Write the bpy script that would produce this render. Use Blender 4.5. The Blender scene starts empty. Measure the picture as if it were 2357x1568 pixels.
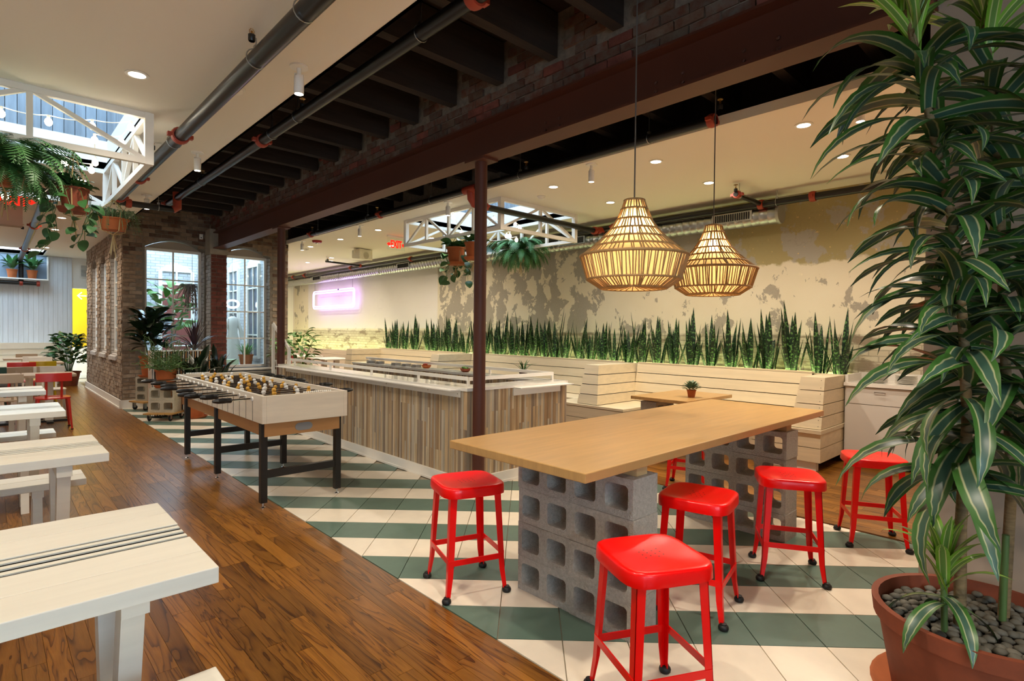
import bpy, bmesh, math, random
from mathutils import Vector, Matrix
PI = math.pi
random.seed(7)
sc = bpy.context.scene
COL = sc.collection

# ------------------------------------------------------------------ camera
cam_data = bpy.data.cameras.new('camera')
cam = bpy.data.objects.new('camera', cam_data)
COL.objects.link(cam)
cam_data.sensor_fit = 'HORIZONTAL'; cam_data.sensor_width = 36.0
cam_data.lens = 1273.41 * 36.0 / 2357.0
cam_data.clip_start = 0.05; cam_data.clip_end = 200
_y, _p, _r = (math.radians(a) for a in (46.52825574, -0.915181, -0.60420243))
_f = Vector((math.cos(_y)*math.cos(_p), math.sin(_y)*math.cos(_p), math.sin(_p)))
_rt = Vector((math.sin(_y), -math.cos(_y), 0)); _dn = _f.cross(_rt)
_r2 = math.cos(_r)*_rt + math.sin(_r)*_dn; _d2 = -math.sin(_r)*_rt + math.cos(_r)*_dn
_m = Matrix((_r2, -_d2, -_f)).transposed().to_4x4(); _m.translation = (0, 0, 1.475)
cam.matrix_world = _m
sc.camera = cam

# ------------------------------------------------------------------ exposure, sky
sc.view_settings.view_transform = 'Standard'; sc.view_settings.look = 'None'
sc.view_settings.exposure = 1.1; sc.view_settings.gamma = 1.0
sc.view_settings.use_curve_mapping = False
world = bpy.data.worlds.new('overcast_sky'); sc.world = world; world.use_nodes = True
_bg = world.node_tree.nodes['Background']
_bg.inputs[0].default_value = (0.56, 0.78, 1.0, 1); _bg.inputs[1].default_value = 4.6
DOWN_W, SPOT_W = 38.0, 42.0      # watts of a recessed downlight / of a cylinder spot
WARM = (1.0, 0.87, 0.71)
PLAN_LED = 4.6                 # strip in the planter
NEON_W = 0.7
PENDANT_W = 5.0

def spot(name, loc, w, size=120, col=WARM, rad=0.05, blend=0.9, aim=None):
    l = bpy.data.lights.new(name, 'SPOT'); l.energy = w; l.color = col
    l.spot_size = math.radians(size); l.spot_blend = blend; l.shadow_soft_size = rad
    o = bpy.data.objects.new(name, l); COL.objects.link(o); o.location = loc
    if aim: o.rotation_euler = (Vector(aim)-Vector(loc)).to_track_quat('-Z', 'Y').to_euler()
    return o
def area(name, loc, sx, sy, w, col, rot=(0, 0, 0), spread=180):
    l = bpy.data.lights.new(name, 'AREA'); l.shape = 'RECTANGLE'; l.size = sx; l.size_y = sy
    l.energy = w; l.color = col; l.spread = math.radians(spread)
    o = bpy.data.objects.new(name, l); COL.objects.link(o); o.location = loc; o.rotation_euler = rot
    return o
def point(name, loc, w, col, rad):
    l = bpy.data.lights.new(name, 'POINT'); l.energy = w; l.color = col; l.shadow_soft_size = rad
    o = bpy.data.objects.new(name, l); COL.objects.link(o); o.location = loc
    return o

# ------------------------------------------------------------------ helpers
def hexc(h):
    h = h.lstrip('#'); v = [int(h[i:i+2], 16)/255 for i in (0, 2, 4)]
    return tuple((c/12.92 if c <= 0.04045 else ((c+0.055)/1.055)**2.4) for c in v)
def rgba(c): return (c[0], c[1], c[2], 1.0)

class MB:
    """collects shapes into one mesh"""
    def __init__(s): s.v = []; s.f = []; s.uv = []; s.m = []; s.mi = 0
    def add(s, vs, fs, uvs=None):
        n = len(s.v); s.v += [tuple(p) for p in vs]; s.f += [tuple(i+n for i in q) for q in fs]
        s.uv += list(uvs) if uvs else [(0, 0)]*len(vs); s.m += [s.mi]*len(fs); return s
    def box(s, x0, x1, y0, y1, z0, z1):
        vs = [(x, y, z) for z in (z0, z1) for y in (y0, y1) for x in (x0, x1)]
        return s.add(vs, [(0, 2, 3, 1), (4, 5, 7, 6), (0, 1, 5, 4), (2, 6, 7, 3), (0, 4, 6, 2), (1, 3, 7, 5)])
    def cbox(s, c, d, rot=None):
        R = rot or Matrix.Identity(3); c = Vector(c)
        vs = [c + R @ Vector((x*d[0]/2, y*d[1]/2, z*d[2]/2)) for z in (-1, 1) for y in (-1, 1) for x in (-1, 1)]
        return s.add(vs, [(0, 2, 3, 1), (4, 5, 7, 6), (0, 1, 5, 4), (2, 6, 7, 3), (0, 4, 6, 2), (1, 3, 7, 5)])
    def bar(s, a, b, w, h=None, up=(0, 0, 1)):
        """rectangular bar from a to b"""
        a, b = Vector(a), Vector(b); h = w if h is None else h
        d = (b-a).normalized(); u = Vector(up)
        if abs(d.dot(u)) > 0.98: u = Vector((1, 0, 0))
        sd = d.cross(u).normalized(); u = sd.cross(d)
        q = [sd*w/2+u*h/2, -sd*w/2+u*h/2, -sd*w/2-u*h/2, sd*w/2-u*h/2]
        return s.add([a+p for p in q]+[b+p for p in q], [(0, 1, 2, 3), (7, 6, 5, 4), (0, 4, 5, 1), (1, 5, 6, 2), (2, 6, 7, 3), (3, 7, 4, 0)])
    def tube(s, pts, r, n=8, cap=True, closed=False):
        pts = [Vector(p) for p in pts]; k = len(pts); rs = r if isinstance(r, (list, tuple)) else [r]*k
        vs = []; fs = []; prev = None
        for i, p in enumerate(pts):
            if closed: d = (pts[(i+1) % k]-pts[i-1])
            else: d = (pts[min(i+1, k-1)]-pts[max(i-1, 0)])
            d = d.normalized() if d.length > 1e-9 else Vector((0, 0, 1))
            if prev is None:
                u = Vector((0, 0, 1)) if abs(d.z) < 0.9 else Vector((1, 0, 0)); u = (u-d*u.dot(d)).normalized()
            else:
                u = prev-d*prev.dot(d); u = u.normalized() if u.length > 1e-6 else d.orthogonal().normalized()
            prev = u; w = d.cross(u)
            vs += [p+(u*math.cos(2*PI*j/n)+w*math.sin(2*PI*j/n))*rs[i] for j in range(n)]
        for i in range(k if closed else k-1):
            a, b = i*n, ((i+1) % k)*n
            fs += [(a+j, a+(j+1) % n, b+(j+1) % n, b+j) for j in range(n)]
        if cap and not closed: fs += [tuple(range(n))[::-1], tuple((k-1)*n+j for j in range(n))]
        return s.add(vs, fs)
    def lathe(s, prof, n=20, c=(0, 0, 0), cap0=False, cap1=False, axis=None):
        """profile of (r, z) turned about z through c"""
        R = axis or Matrix.Identity(3); c = Vector(c)
        vs = [c + R @ Vector((r*math.cos(2*PI*j/n), r*math.sin(2*PI*j/n), z)) for r, z in prof for j in range(n)]
        fs = [(i*n+j, i*n+(j+1) % n, (i+1)*n+(j+1) % n, (i+1)*n+j) for i in range(len(prof)-1) for j in range(n)]
        k = len(prof)
        if cap0: fs.append(tuple(range(n))[::-1])
        if cap1: fs.append(tuple((k-1)*n+j for j in range(n)))
        return s.add(vs, fs)
    def prism(s, poly, a, b, axis='z'):
        """2-D polygon extruded between a and b along axis"""
        def P(u, v, w): return {'z': (u, v, w), 'x': (w, u, v), 'y': (u, w, v)}[axis]
        n = len(poly); vs = [P(u, v, a) for u, v in poly]+[P(u, v, b) for u, v in poly]
        fs = [tuple(range(n))[::-1], tuple(range(n, 2*n))]+[(i, (i+1) % n, n+(i+1) % n, n+i) for i in range(n)]
        return s.add(vs, fs)
    def ball(s, c, r, n=8, m=6, sz=1.0):
        prof = [(max(1e-4, r*math.sin(PI*i/m)), -r*sz*math.cos(PI*i/m)) for i in range(m+1)]
        return s.lathe(prof, n, c)
    def strip(s, L, R, uv=True):
        """ribbon between two point rows"""
        n = len(L); vs = []; uvs = []
        for i in range(n): vs += [L[i], R[i]]; t = i/(n-1); uvs += [(0, t), (1, t)]
        return s.add(vs, [(2*i, 2*i+1, 2*i+3, 2*i+2) for i in range(n-1)], uvs)
    def mesh(s, name, m, smooth=None):
        me = bpy.data.meshes.new(name); me.from_pydata(s.v, [], s.f)
        ul = me.uv_layers.new(name='UVMap')
        flat = []
        for f in s.f:
            for i in f: flat += s.uv[i]
        ul.data.foreach_set('uv', flat)
        for mm in (m if isinstance(m, (list, tuple)) else [m]): me.materials.append(mm)
        if any(s.m): me.polygons.foreach_set('material_index', s.m)
        bm = bmesh.new(); bm.from_mesh(me); bmesh.ops.recalc_face_normals(bm, faces=bm.faces); bm.to_mesh(me); bm.free()
        if smooth is not None:
            me.polygons.foreach_set('use_smooth', [True]*len(me.polygons)); me.set_sharp_from_angle(angle=math.radians(smooth))
        me.update(); return me
    def build(s, name, m, parent=None, smooth=None, bev=0, loc=None, rotz=0):
        o = bpy.data.objects.new(name, s.mesh(name, m, smooth)); COL.objects.link(o)
        if parent: o.parent = parent
        if loc is not None: o.location = loc
        if rotz: o.rotation_euler[2] = rotz
        if bev:
            b = o.modifiers.new('bevel', 'BEVEL'); b.width = bev; b.segments = 2; b.limit_method = 'ANGLE'; b.angle_limit = math.radians(40)
        return o

def inst(name, me, parent=None, loc=(0, 0, 0), rot=(0, 0, 0), scale=None):
    o = bpy.data.objects.new(name, me); COL.objects.link(o); o.location = loc; o.rotation_euler = rot
    if scale: o.scale = scale
    if parent: o.parent = parent
    return o
def tag(o, label=None, cat=None, group=None, kind=None):
    if label: o['label'] = label
    if cat: o['category'] = cat
    if group: o['group'] = group
    if kind: o['kind'] = kind
    return o
def thing(name, label, cat, loc=(0, 0, 0), rotz=0, group=None):
    o = bpy.data.objects.new(name, None); COL.objects.link(o); o.empty_display_size = 0.1
    o.location = loc; o.rotation_euler = (0, 0, rotz); return tag(o, label, cat, group)
def struct(o): o['kind'] = 'structure'; return o
_kids = {}
def dup(root, loc, rotz=0, label=None, group=None, scale=None):
    r = root.copy(); COL.objects.link(r); r.location = loc; r.rotation_euler = (0, 0, rotz)
    if scale: r.scale = scale
    if label: r['label'] = label
    if group: r['group'] = group
    for ch in list(root.children):
        c = ch.copy(); COL.objects.link(c); c.parent = r
        for g in list(ch.children):
            d = g.copy(); COL.objects.link(d); d.parent = c
    return r

# ------------------------------------------------------------------ materials
def mat(name, col, rough=0.5, metal=0.0, var=0.0, scale=8.0, st=(1, 1, 1), bump=0.0, bscale=None, rnd=0.0, col2=None, spec=0.5, coat=0.0, emit=0.0, ecol=None, trans=0.0, sub=0.0):
    m = bpy.data.materials.new(name); m.use_nodes = True
    nt = m.node_tree; N = nt.nodes; L = nt.links; b = N['Principled BSDF']
    if isinstance(col, str): col = hexc(col)
    if isinstance(col2, str): col2 = hexc(col2)
    b.inputs['Base Color'].default_value = rgba(col); b.inputs['Roughness'].default_value = rough
    b.inputs['Metallic'].default_value = metal; b.inputs['Specular IOR Level'].default_value = spec
    b.inputs['Coat Weight'].default_value = coat; b.inputs['Coat Roughness'].default_value = 0.1
    if trans: b.inputs['Transmission Weight'].default_value = trans
    if emit:
        b.inputs['Emission Color'].default_value = rgba(ecol or col); b.inputs['Emission Strength'].default_value = emit
    if var or bump or rnd:
        tc = N.new('ShaderNodeTexCoord'); mp = N.new('ShaderNodeMapping'); L.new(tc.outputs['Object'], mp.inputs['Vector'])
        mp.inputs['Scale'].default_value = st
        oi = N.new('ShaderNodeObjectInfo')
        if rnd:
            mu = N.new('ShaderNodeMath'); mu.operation = 'MULTIPLY'; mu.inputs[1].default_value = 37.0
            L.new(oi.outputs['Random'], mu.inputs[0]); L.new(mu.outputs[0], mp.inputs['Location'])
        nz = N.new('ShaderNodeTexNoise'); nz.inputs['Scale'].default_value = scale; nz.inputs['Detail'].default_value = 5
        nz.inputs['Roughness'].default_value = 0.6
        L.new(mp.outputs[0], nz.inputs['Vector'])
        if var or rnd:
            mx = N.new('ShaderNodeMix'); mx.data_type = 'RGBA'
            c2 = col2 or tuple(c*(1-var) for c in col)
            mx.inputs[6].default_value = rgba(col); mx.inputs[7].default_value = rgba(c2)
            rp = N.new('ShaderNodeMapRange'); rp.inputs[1].default_value = 0.35; rp.inputs[2].default_value = 0.68
            L.new(nz.outputs[0], rp.inputs[0]); L.new(rp.outputs[0], mx.inputs[0])
            out = mx.outputs[2]
            if rnd:
                hs = N.new('ShaderNodeHueSaturation'); r2 = N.new('ShaderNodeMapRange')
                r2.inputs[3].default_value = 1-rnd; r2.inputs[4].default_value = 1+rnd
                L.new(oi.outputs['Random'], r2.inputs[0]); L.new(r2.outputs[0], hs.inputs['Value']); L.new(out, hs.inputs['Color']); out = hs.outputs[0]
            L.new(out, b.inputs['Base Color'])
        if bump:
            bp = N.new('ShaderNodeBump'); bp.inputs['Strength'].default_value = bump; bp.inputs['Distance'].default_value = 0.01
            if bscale:
                n2 = N.new('ShaderNodeTexNoise'); n2.inputs['Scale'].default_value = bscale; n2.inputs['Detail'].default_value = 4
                L.new(mp.outputs[0], n2.inputs['Vector']); L.new(n2.outputs[0], bp.inputs['Height'])
            else: L.new(nz.outputs[0], bp.inputs['Height'])
            L.new(bp.outputs[0], b.inputs['Normal'])
    return m

def mat_oak():
    """stained oak with cathedral grain, running along local y"""
    m = mat('stained_oak', '#8a5228', rough=0.28, rnd=0.0); nt = m.node_tree; N = nt.nodes; L = nt.links; b = N['Principled BSDF']
    tc = N.new('ShaderNodeTexCoord'); mp = N.new('ShaderNodeMapping'); L.new(tc.outputs['Object'], mp.inputs['Vector'])
    oi = N.new('ShaderNodeObjectInfo'); mu = N.new('ShaderNodeMath'); mu.operation = 'MULTIPLY'; mu.inputs[1].default_value = 71.0
    L.new(oi.outputs['Random'], mu.inputs[0]); L.new(mu.outputs[0], mp.inputs['Location'])
    mp.inputs['Scale'].default_value = (1.0, 0.075, 1.0)
    wv = N.new('ShaderNodeTexNoise'); wv.inputs['Scale'].default_value = 8.0; wv.inputs['Detail'].default_value = 3.0; wv.inputs['Distortion'].default_value = 0.9
    L.new(mp.outputs[0], wv.inputs['Vector'])
    ml = N.new('ShaderNodeMath'); ml.operation = 'MULTIPLY'; ml.inputs[1].default_value = 10.0; L.new(wv.outputs[0], ml.inputs[0])
    fr = N.new('ShaderNodeMath'); fr.operation = 'FRACT'; L.new(ml.outputs[0], fr.inputs[0])
    cr = N.new('ShaderNodeValToRGB'); e = cr.color_ramp.elements
    e[0].position = 0.0; e[0].color = rgba(hexc('#4e290c')); e[1].position = 0.22; e[1].color = rgba(hexc('#87551b'))
    q = e.new(0.75); q.color = rgba(hexc('#9c6727')); q = e.new(1.0); q.color = rgba(hexc('#8e5a20'))
    L.new(fr.outputs[0], cr.inputs[0])
    n2 = N.new('ShaderNodeTexNoise'); n2.inputs['Scale'].default_value = 60; mp2 = N.new('ShaderNodeMapping'); mp2.inputs['Scale'].default_value = (4, 0.25, 1)
    L.new(tc.outputs['Object'], mp2.inputs['Vector']); L.new(mp2.outputs[0], n2.inputs['Vector'])
    mx = N.new('ShaderNodeMix'); mx.data_type = 'RGBA'; mx.blend_type = 'MULTIPLY'; mx.inputs[0].default_value = 0.40
    L.new(cr.outputs[0], mx.inputs[6]); L.new(n2.outputs[0], mx.inputs[7])
    hs = N.new('ShaderNodeHueSaturation'); r2 = N.new('ShaderNodeMapRange'); r2.inputs[3].default_value = 0.72; r2.inputs[4].default_value = 1.4
    L.new(oi.outputs['Random'], r2.inputs[0]); L.new(r2.outputs[0], hs.inputs['Value']); L.new(mx.outputs[2], hs.inputs['Color'])
    L.new(hs.outputs[0], b.inputs['Base Color'])
    bp = N.new('ShaderNodeBump'); bp.inputs['Strength'].default_value = 0.12; bp.inputs['Distance'].default_value = 0.004
    L.new(n2.outputs[0], bp.inputs['Height']); L.new(bp.outputs[0], b.inputs['Normal'])
    return m

def mat_leaf_uv(name, edge, mid, line, kind):
    """kind 'stripe': lengthwise stripes across u; 'band': cross bands along v"""
    m = bpy.data.materials.new(name); m.use_nodes = True; nt = m.node_tree; N = nt.nodes; L = nt.links; b = N['Principled BSDF']
    b.inputs['Roughness'].default_value = 0.36; b.inputs['Specular IOR Level'].default_value = 0.5
    uv = N.new('ShaderNodeUVMap'); sp = N.new('ShaderNodeSeparateXYZ'); L.new(uv.outputs[0], sp.inputs[0])
    cr = N.new('ShaderNodeValToRGB'); el = cr.color_ramp.elements
    edge, mid, line = hexc(edge), hexc(mid), hexc(line)
    if kind == 'stripe':
        pts = [(0, edge), (.22, edge), (.26, line), (.29, line), (.33, mid), (.48, mid), (.52, mid), (.67, mid), (.71, line), (.74, line), (.78, edge), (1, edge)]
        el[0].position, el[0].color = pts[0][0], rgba(pts[0][1]); el[1].position, el[1].color = pts[-1][0], rgba(pts[-1][1])
        for p, c in pts[1:-1]: q = el.new(p); q.color = rgba(c)
        L.new(sp.outputs[0], cr.inputs[0]); L.new(cr.outputs[0], b.inputs['Base Color'])
    else:
        oi = N.new('ShaderNodeObjectInfo')
        nz = N.new('ShaderNodeTexNoise'); nz.noise_dimensions = '2D'; nz.inputs['Scale'].default_value = 9; nz.inputs['Detail'].default_value = 4
        mp = N.new('ShaderNodeMapping'); mp.inputs['Scale'].default_value = (0.25, 2.6, 1); L.new(uv.outputs[0], mp.inputs['Vector']); L.new(oi.outputs['Random'], mp.inputs['Location'])
        L.new(mp.outputs[0], nz.inputs['Vector'])
        el[0].position = .47; el[0].color = rgba(edge); el[1].position = .66; el[1].color = rgba(line)
        q = el.new(.56); q.color = rgba(mid)
        L.new(nz.outputs[0], cr.inputs[0]); L.new(cr.outputs[0], b.inputs['Base Color'])
    return m

M = {}
M['oak'] = mat_oak()
M['white_tile'] = mat('cream_tile', '#efe3cd', rough=0.32, var=0.10, scale=5, rnd=0.05)
M['green_tile'] = mat('green_tile', '#5f7769', rough=0.38, var=0.18, scale=5, rnd=0.07)
M['grout'] = mat('grout', '#a89c86', rough=0.9)
M['ceiling'] = mat('ceiling_paint', '#efe6d6', rough=0.85)
M['white_wall'] = mat('white_wall_paint', '#ece6da', rough=0.8)
M['beige_wall'] = mat('beige_wall_paint', '#a8937f', rough=0.8)
M['dark_deck'] = mat('dark_deck_boards', '#2c1b13', rough=0.85, var=0.4, scale=4, st=(1, 8, 1))
M['joist'] = mat('old_joist_timber', '#33271f', rough=0.9, var=0.5, scale=5, st=(0.4, 4, 4), bump=0.4, rnd=0.12)
M['brick'] = mat('dark_red_brick', '#62392a', rough=0.9, var=0.5, scale=14, bump=0.7, rnd=0.3, col2='#6b5f54')
M['brick_red'] = mat('red_brick', '#80463a', rough=0.9, var=0.45, scale=12, bump=0.6, rnd=0.3)
M['brick_pale'] = mat('painted_worn_brick', '#b09c86', rough=0.9, var=0.45, scale=9, bump=0.8, rnd=0.16, col2='#8d7761')
M['brick_tan'] = mat('worn_tan_brick', '#9c846c', rough=0.95, var=0.4, scale=9, bump=0.8, rnd=0.14, col2='#7a6552')
M['brick_grey'] = mat('mortar_smeared_brick', '#6f5f50', rough=0.95, var=0.5, scale=10, bump=0.8, rnd=0.2, col2='#5a3627')
M['brick_white'] = mat('whitewashed_brick', '#c9c2bb', rough=0.85, var=0.25, scale=9, bump=0.6)
M['mortar'] = mat('mortar', '#8d8172', rough=0.95, var=0.3, scale=20, bump=0.6)
M['mortar_dark'] = mat('dark_mortar', '#8a7d6e', rough=0.95, var=0.4, scale=20, bump=0.6)
M['steel_brown'] = mat('brown_painted_steel', '#54291a', rough=0.55, var=0.1, scale=3)
M['black_pipe'] = mat('black_pipe_paint', '#161311', rough=0.33)
M['red_fit'] = mat('red_pipe_fitting', '#a03a22', rough=0.5)
M['galv'] = mat('galvanised_steel', '#b9bcbc', rough=0.3, metal=1.0, var=0.15, scale=6)
M['chrome'] = mat('chrome', '#cfd2d4', rough=0.15, metal=1.0)
M['brass'] = mat('brass', '#b58a4a', rough=0.35, metal=1.0)
M['red_metal'] = mat('glossy_red_paint', (.90, .0015, .0015), rough=0.28, coat=0.15, spec=.3)
M['rubber'] = mat('black_rubber', '#121212', rough=0.55)
M['block'] = mat('grey_concrete_block', '#bab5aa', rough=0.95, var=0.25, scale=60, bump=0.9, bscale=140, rnd=0.06)
M['ply'] = mat('maple_table_top', '#c99d62', rough=0.30, var=0.16, scale=5, st=(0.5, 7, 1))
M['ply_edge'] = mat('plywood_block', '#c9a877', rough=0.6, var=0.2, scale=6)
M['maple'] = mat('pale_maple_panel', '#e6d7bf', rough=0.4, var=0.10, scale=4, st=(0.6, 0.6, 5))
M['birch'] = mat('orange_birch_panel', '#c08a54', rough=0.45, var=0.14, scale=4, st=(0.6, 0.6, 5))
M['white_wood'] = mat('whitewashed_pine', '#f4eedd', rough=0.5, var=0.05, scale=4, st=(0.5, 6, 6), rnd=0.03)
M['booth'] = mat('bleached_booth_board', '#ead9b6', rough=0.5, var=0.12, scale=4, st=(2, 0.35, 6), rnd=0.06)
M['bench_board'] = mat('pale_bench_board', '#e2d2b6', rough=0.5, var=0.10, scale=4, st=(2, 0.35, 6), rnd=0.05)
M['white'] = mat('white_paint', '#f0ebe0', rough=0.4)
M['white_frame'] = mat('white_painted_timber', '#efe9de', rough=0.5)
M['quartz'] = mat('glossy_white_counter', '#efe9de', rough=0.08)
M['black_metal'] = mat('black_metal', '#171412', rough=0.45)
M['matte_black'] = mat('matte_black', '#15130f', rough=.9, spec=.1)
M['black_plastic'] = mat('black_plastic', '#141414', rough=0.35)
M['terracotta'] = mat('terracotta', '#b5612f', rough=0.8, var=0.2, scale=7)
M['terracotta_dark'] = mat('weathered_terracotta', '#8f4527', rough=0.75, var=0.3, scale=6)
M['soil'] = mat('potting_soil', '#2e231a', rough=1.0, var=0.5, scale=30, bump=0.8)
M['pebble'] = mat('grey_pebble', '#6b665a', rough=0.7, var=0.3, scale=10, rnd=0.3)
M['bark'] = mat('cane_bark', '#8a7350', rough=0.85, var=0.4, scale=12, st=(1, 1, 6), bump=0.5)
M['stem_green'] = mat('green_stem', '#55703a', rough=0.6)
M['leaf_dark'] = mat('dark_glossy_leaf', '#20331f', rough=0.25, var=0.3, scale=4, rnd=0.25)
M['leaf_mid'] = mat('mid_green_leaf', '#356431', rough=0.55, var=0.3, scale=5, rnd=0.3)
M['leaf_bright'] = mat('bright_green_leaf', '#5c8f3a', rough=0.55, var=0.3, scale=5, rnd=0.25)
M['leaf_grey'] = mat('grey_green_leaf', '#7c8f70', rough=0.55, var=0.25, scale=6, rnd=0.25)
M['leaf_fern'] = mat('fern_leaf', '#4a8044', rough=0.5, var=0.4, scale=3, rnd=0.35)
M['leaf_purple'] = mat('purple_strap_leaf', '#3a2430', rough=0.35, var=0.3, scale=4, rnd=0.2)
M['reed'] = mat('dried_reed', '#5c4a42', rough=0.8, var=0.3, scale=6)
M['dracaena'] = mat_leaf_uv('striped_dracaena_leaf', '#386228', '#3a5848', '#9fa37a', 'stripe')
M['dracaena_y'] = mat_leaf_uv('young_dracaena_leaf', '#76a632', '#64893c', '#c3c884', 'stripe')
M['snake'] = mat_leaf_uv('banded_snake_leaf', '#13281a', '#1c3d22', '#5f8a4c', 'band')
M['rattan'] = mat('rattan_cane', '#ad8957', rough=0.7, var=0.25, scale=20)
M['rope'] = mat('jute_rope', '#b59a6c', rough=0.95)
M['cord'] = mat('grey_cord', '#5d5750', rough=0.6)
M['plate'] = mat('white_china', '#ece8df', rough=0.2)
M['wood_dolly'] = mat('dolly_wood', '#b98c4c', rough=0.6, var=0.2, scale=5)
M['yellow'] = mat('yellow_paint', '#e8b800', rough=0.7)
M['taupe'] = mat('taupe_plywood', '#b59e84', rough=0.5)
M['yellow_chair'] = mat('yellow_enamel', '#c2a812', rough=0.35)
M['green_chair'] = mat('dark_green_enamel', '#1d4a3a', rough=0.35)
M['speaker_white'] = mat('cream_plastic', '#e6dec6', rough=0.6)
M['red_alarm'] = mat('red_plastic', '#a01822', rough=0.4)
M['grille'] = mat('dark_grille', '#2a2a2a', rough=0.6, metal=0.5)
def emis(name, col, s):
    m = bpy.data.materials.new(name); m.use_nodes = True; nt = m.node_tree; nt.nodes.remove(nt.nodes['Principled BSDF'])
    e = nt.nodes.new('ShaderNodeEmission'); e.inputs[0].default_value = rgba(col); e.inputs[1].default_value = s
    nt.links.new(e.outputs[0], nt.nodes['Material Output'].inputs[0]); return m
M['e_down'] = emis('downlight_glow', (1, .93, .8), 14)
M['e_bulb'] = emis('bulb_glow', (1, .86, .62), 12)
M['e_pend'] = emis('pendant_bulb_glow', (1, .78, .45), 45)
M['e_neon'] = emis('lilac_neon_glow', (0.66, 0.40, 1.0), 1.8)
M['e_exit'] = emis('red_exit_glow', (1, .012, .006), 1.3)
M['e_led'] = emis('led_strip_glow', (0.86, 1.0, .38), 6)
M['e_arrow'] = emis('yellow_arrow_glow', (1, .85, .12), 6)
M['e_ring'] = emis('ring_neon_glow', (.8, .9, 1), 5)
def mat_glass():
    m = bpy.data.materials.new('window_glass'); m.use_nodes = True; nt = m.node_tree; N = nt.nodes; L = nt.links
    N.remove(N['Principled BSDF']); t = N.new('ShaderNodeBsdfTransparent'); g = N.new('ShaderNodeBsdfGlossy'); g.inputs['Roughness'].default_value = 0.02
    t.inputs[0].default_value = (.95, .98, .98, 1)
    fz = N.new('ShaderNodeFresnel'); fz.inputs[0].default_value = 1.35; mx = N.new('ShaderNodeMixShader')
    L.new(fz.outputs[0], mx.inputs[0]); L.new(t.outputs[0], mx.inputs[1]); L.new(g.outputs[0], mx.inputs[2]); L.new(mx.outputs[0], N['Material Output'].inputs[0])
    return m
M['glass'] = mat_glass()
# ================================================================== SETTING
_inv = cam.matrix_world.inverted()
def proj(p):
    q = _inv @ Vector(p)
    if q.z > -0.05: return None
    return (1178.5+1273.41*q.x/-q.z, 784-1273.41*q.y/-q.z, -q.z)
def in_view(p, mg=40):
    q = proj(p); return q is not None and -mg < q[0] < 2357+mg and -mg < q[1] < 1568+mg
_cache = {}
def pieces(items, parent, name, field_name, limit=300, bev=0):
    """items: dicts with key, centre, verts, faces, mat. The largest in view become parts, the rest one joined part."""
    for it in items:
        q = proj(it['c']); it['s'] = (it['a']/q[2]**2 if q and in_view(it['c']) else -1)
    items.sort(key=lambda t: -t['s'])
    rest = {}
    for k, it in enumerate(items):
        if k < limit and it['s'] > 0:
            key = (name, it['key'])
            if it['key'] is None or key not in _cache:
                mb = MB(); mb.add(it['v'], it['f']); me = mb.mesh(name, it['m'])
                if it['key'] is not None: _cache[key] = me
            else: me = _cache[key]
            inst(name, me, parent, it['c'], (0, 0, it.get('rz', 0)))
        else:
            rest.setdefault(it['m'].name, (it['m'], []))[1].append(it)
    for mm, lst in rest.values():
        mb = MB()
        for it in lst:
            R = Matrix.Rotation(it.get('rz', 0), 3, 'Z'); c = Vector(it['c'])
            mb.add([c+R @ Vector(v) for v in it['v']], it['f'])
        o = mb.build(field_name, mm, parent); o['kind'] = 'stuff'
def boxvf(dx, dy, dz):
    mb = MB().box(-dx/2, dx/2, -dy/2, dy/2, -dz/2, dz/2); return mb.v, mb.f

# ------------------------------------------------------------------ floor
XB, XR = 1.765, 4.75            # tile zone between the two timber zones
fb = MB().box(-4, 8.2, -3.6, 20.4, -0.15, -0.012)
floor = struct(fb.build('floor', M['grout']))
items = []
rg = random.Random(3)
def plank_zone(x0, x1, y0, y1, w=0.083):
    x = x1
    while x-w > x0-0.001:
        y = y0 - rg.random()*0.9
        while y < y1:
            l = rg.choice((0.6, 0.75, 0.9, 1.05, 1.2, 1.4)); a, b = max(y, y0), min(y+l, y1)
            if b-a > 0.05:
                key = round(b-a, 3) if (a == y and b == y+l) else None
                v, f = boxvf(w-0.0016, b-a-0.0016, 0.012)
                items.append(dict(key=key, c=(x-w/2, (a+b)/2, -0.006), v=v, f=f, m=M['oak'], a=w*(b-a)))
            y += l
        x -= w
plank_zone(-4, XB-0.004, -3.5, 20)
plank_zone(XR+0.003, 8.1, 0.55, 19.5)
pieces(items, floor, 'plank', 'plank_field', 300)
def clip(poly, f):
    out = []
    for i in range(len(poly)):
        a, b = poly[i], poly[(i+1) % len(poly)]; fa, fb2 = f(a), f(b)
        if fa >= 0: out.append(a)
        if fa*fb2 < 0:
            t = fa/(fa-fb2); out.append((a[0]+(b[0]-a[0])*t, a[1]+(b[1]-a[1])*t))
    return out
items = []
T = 0.3115; G = 0.0026; r2 = math.sqrt(0.5)
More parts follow.
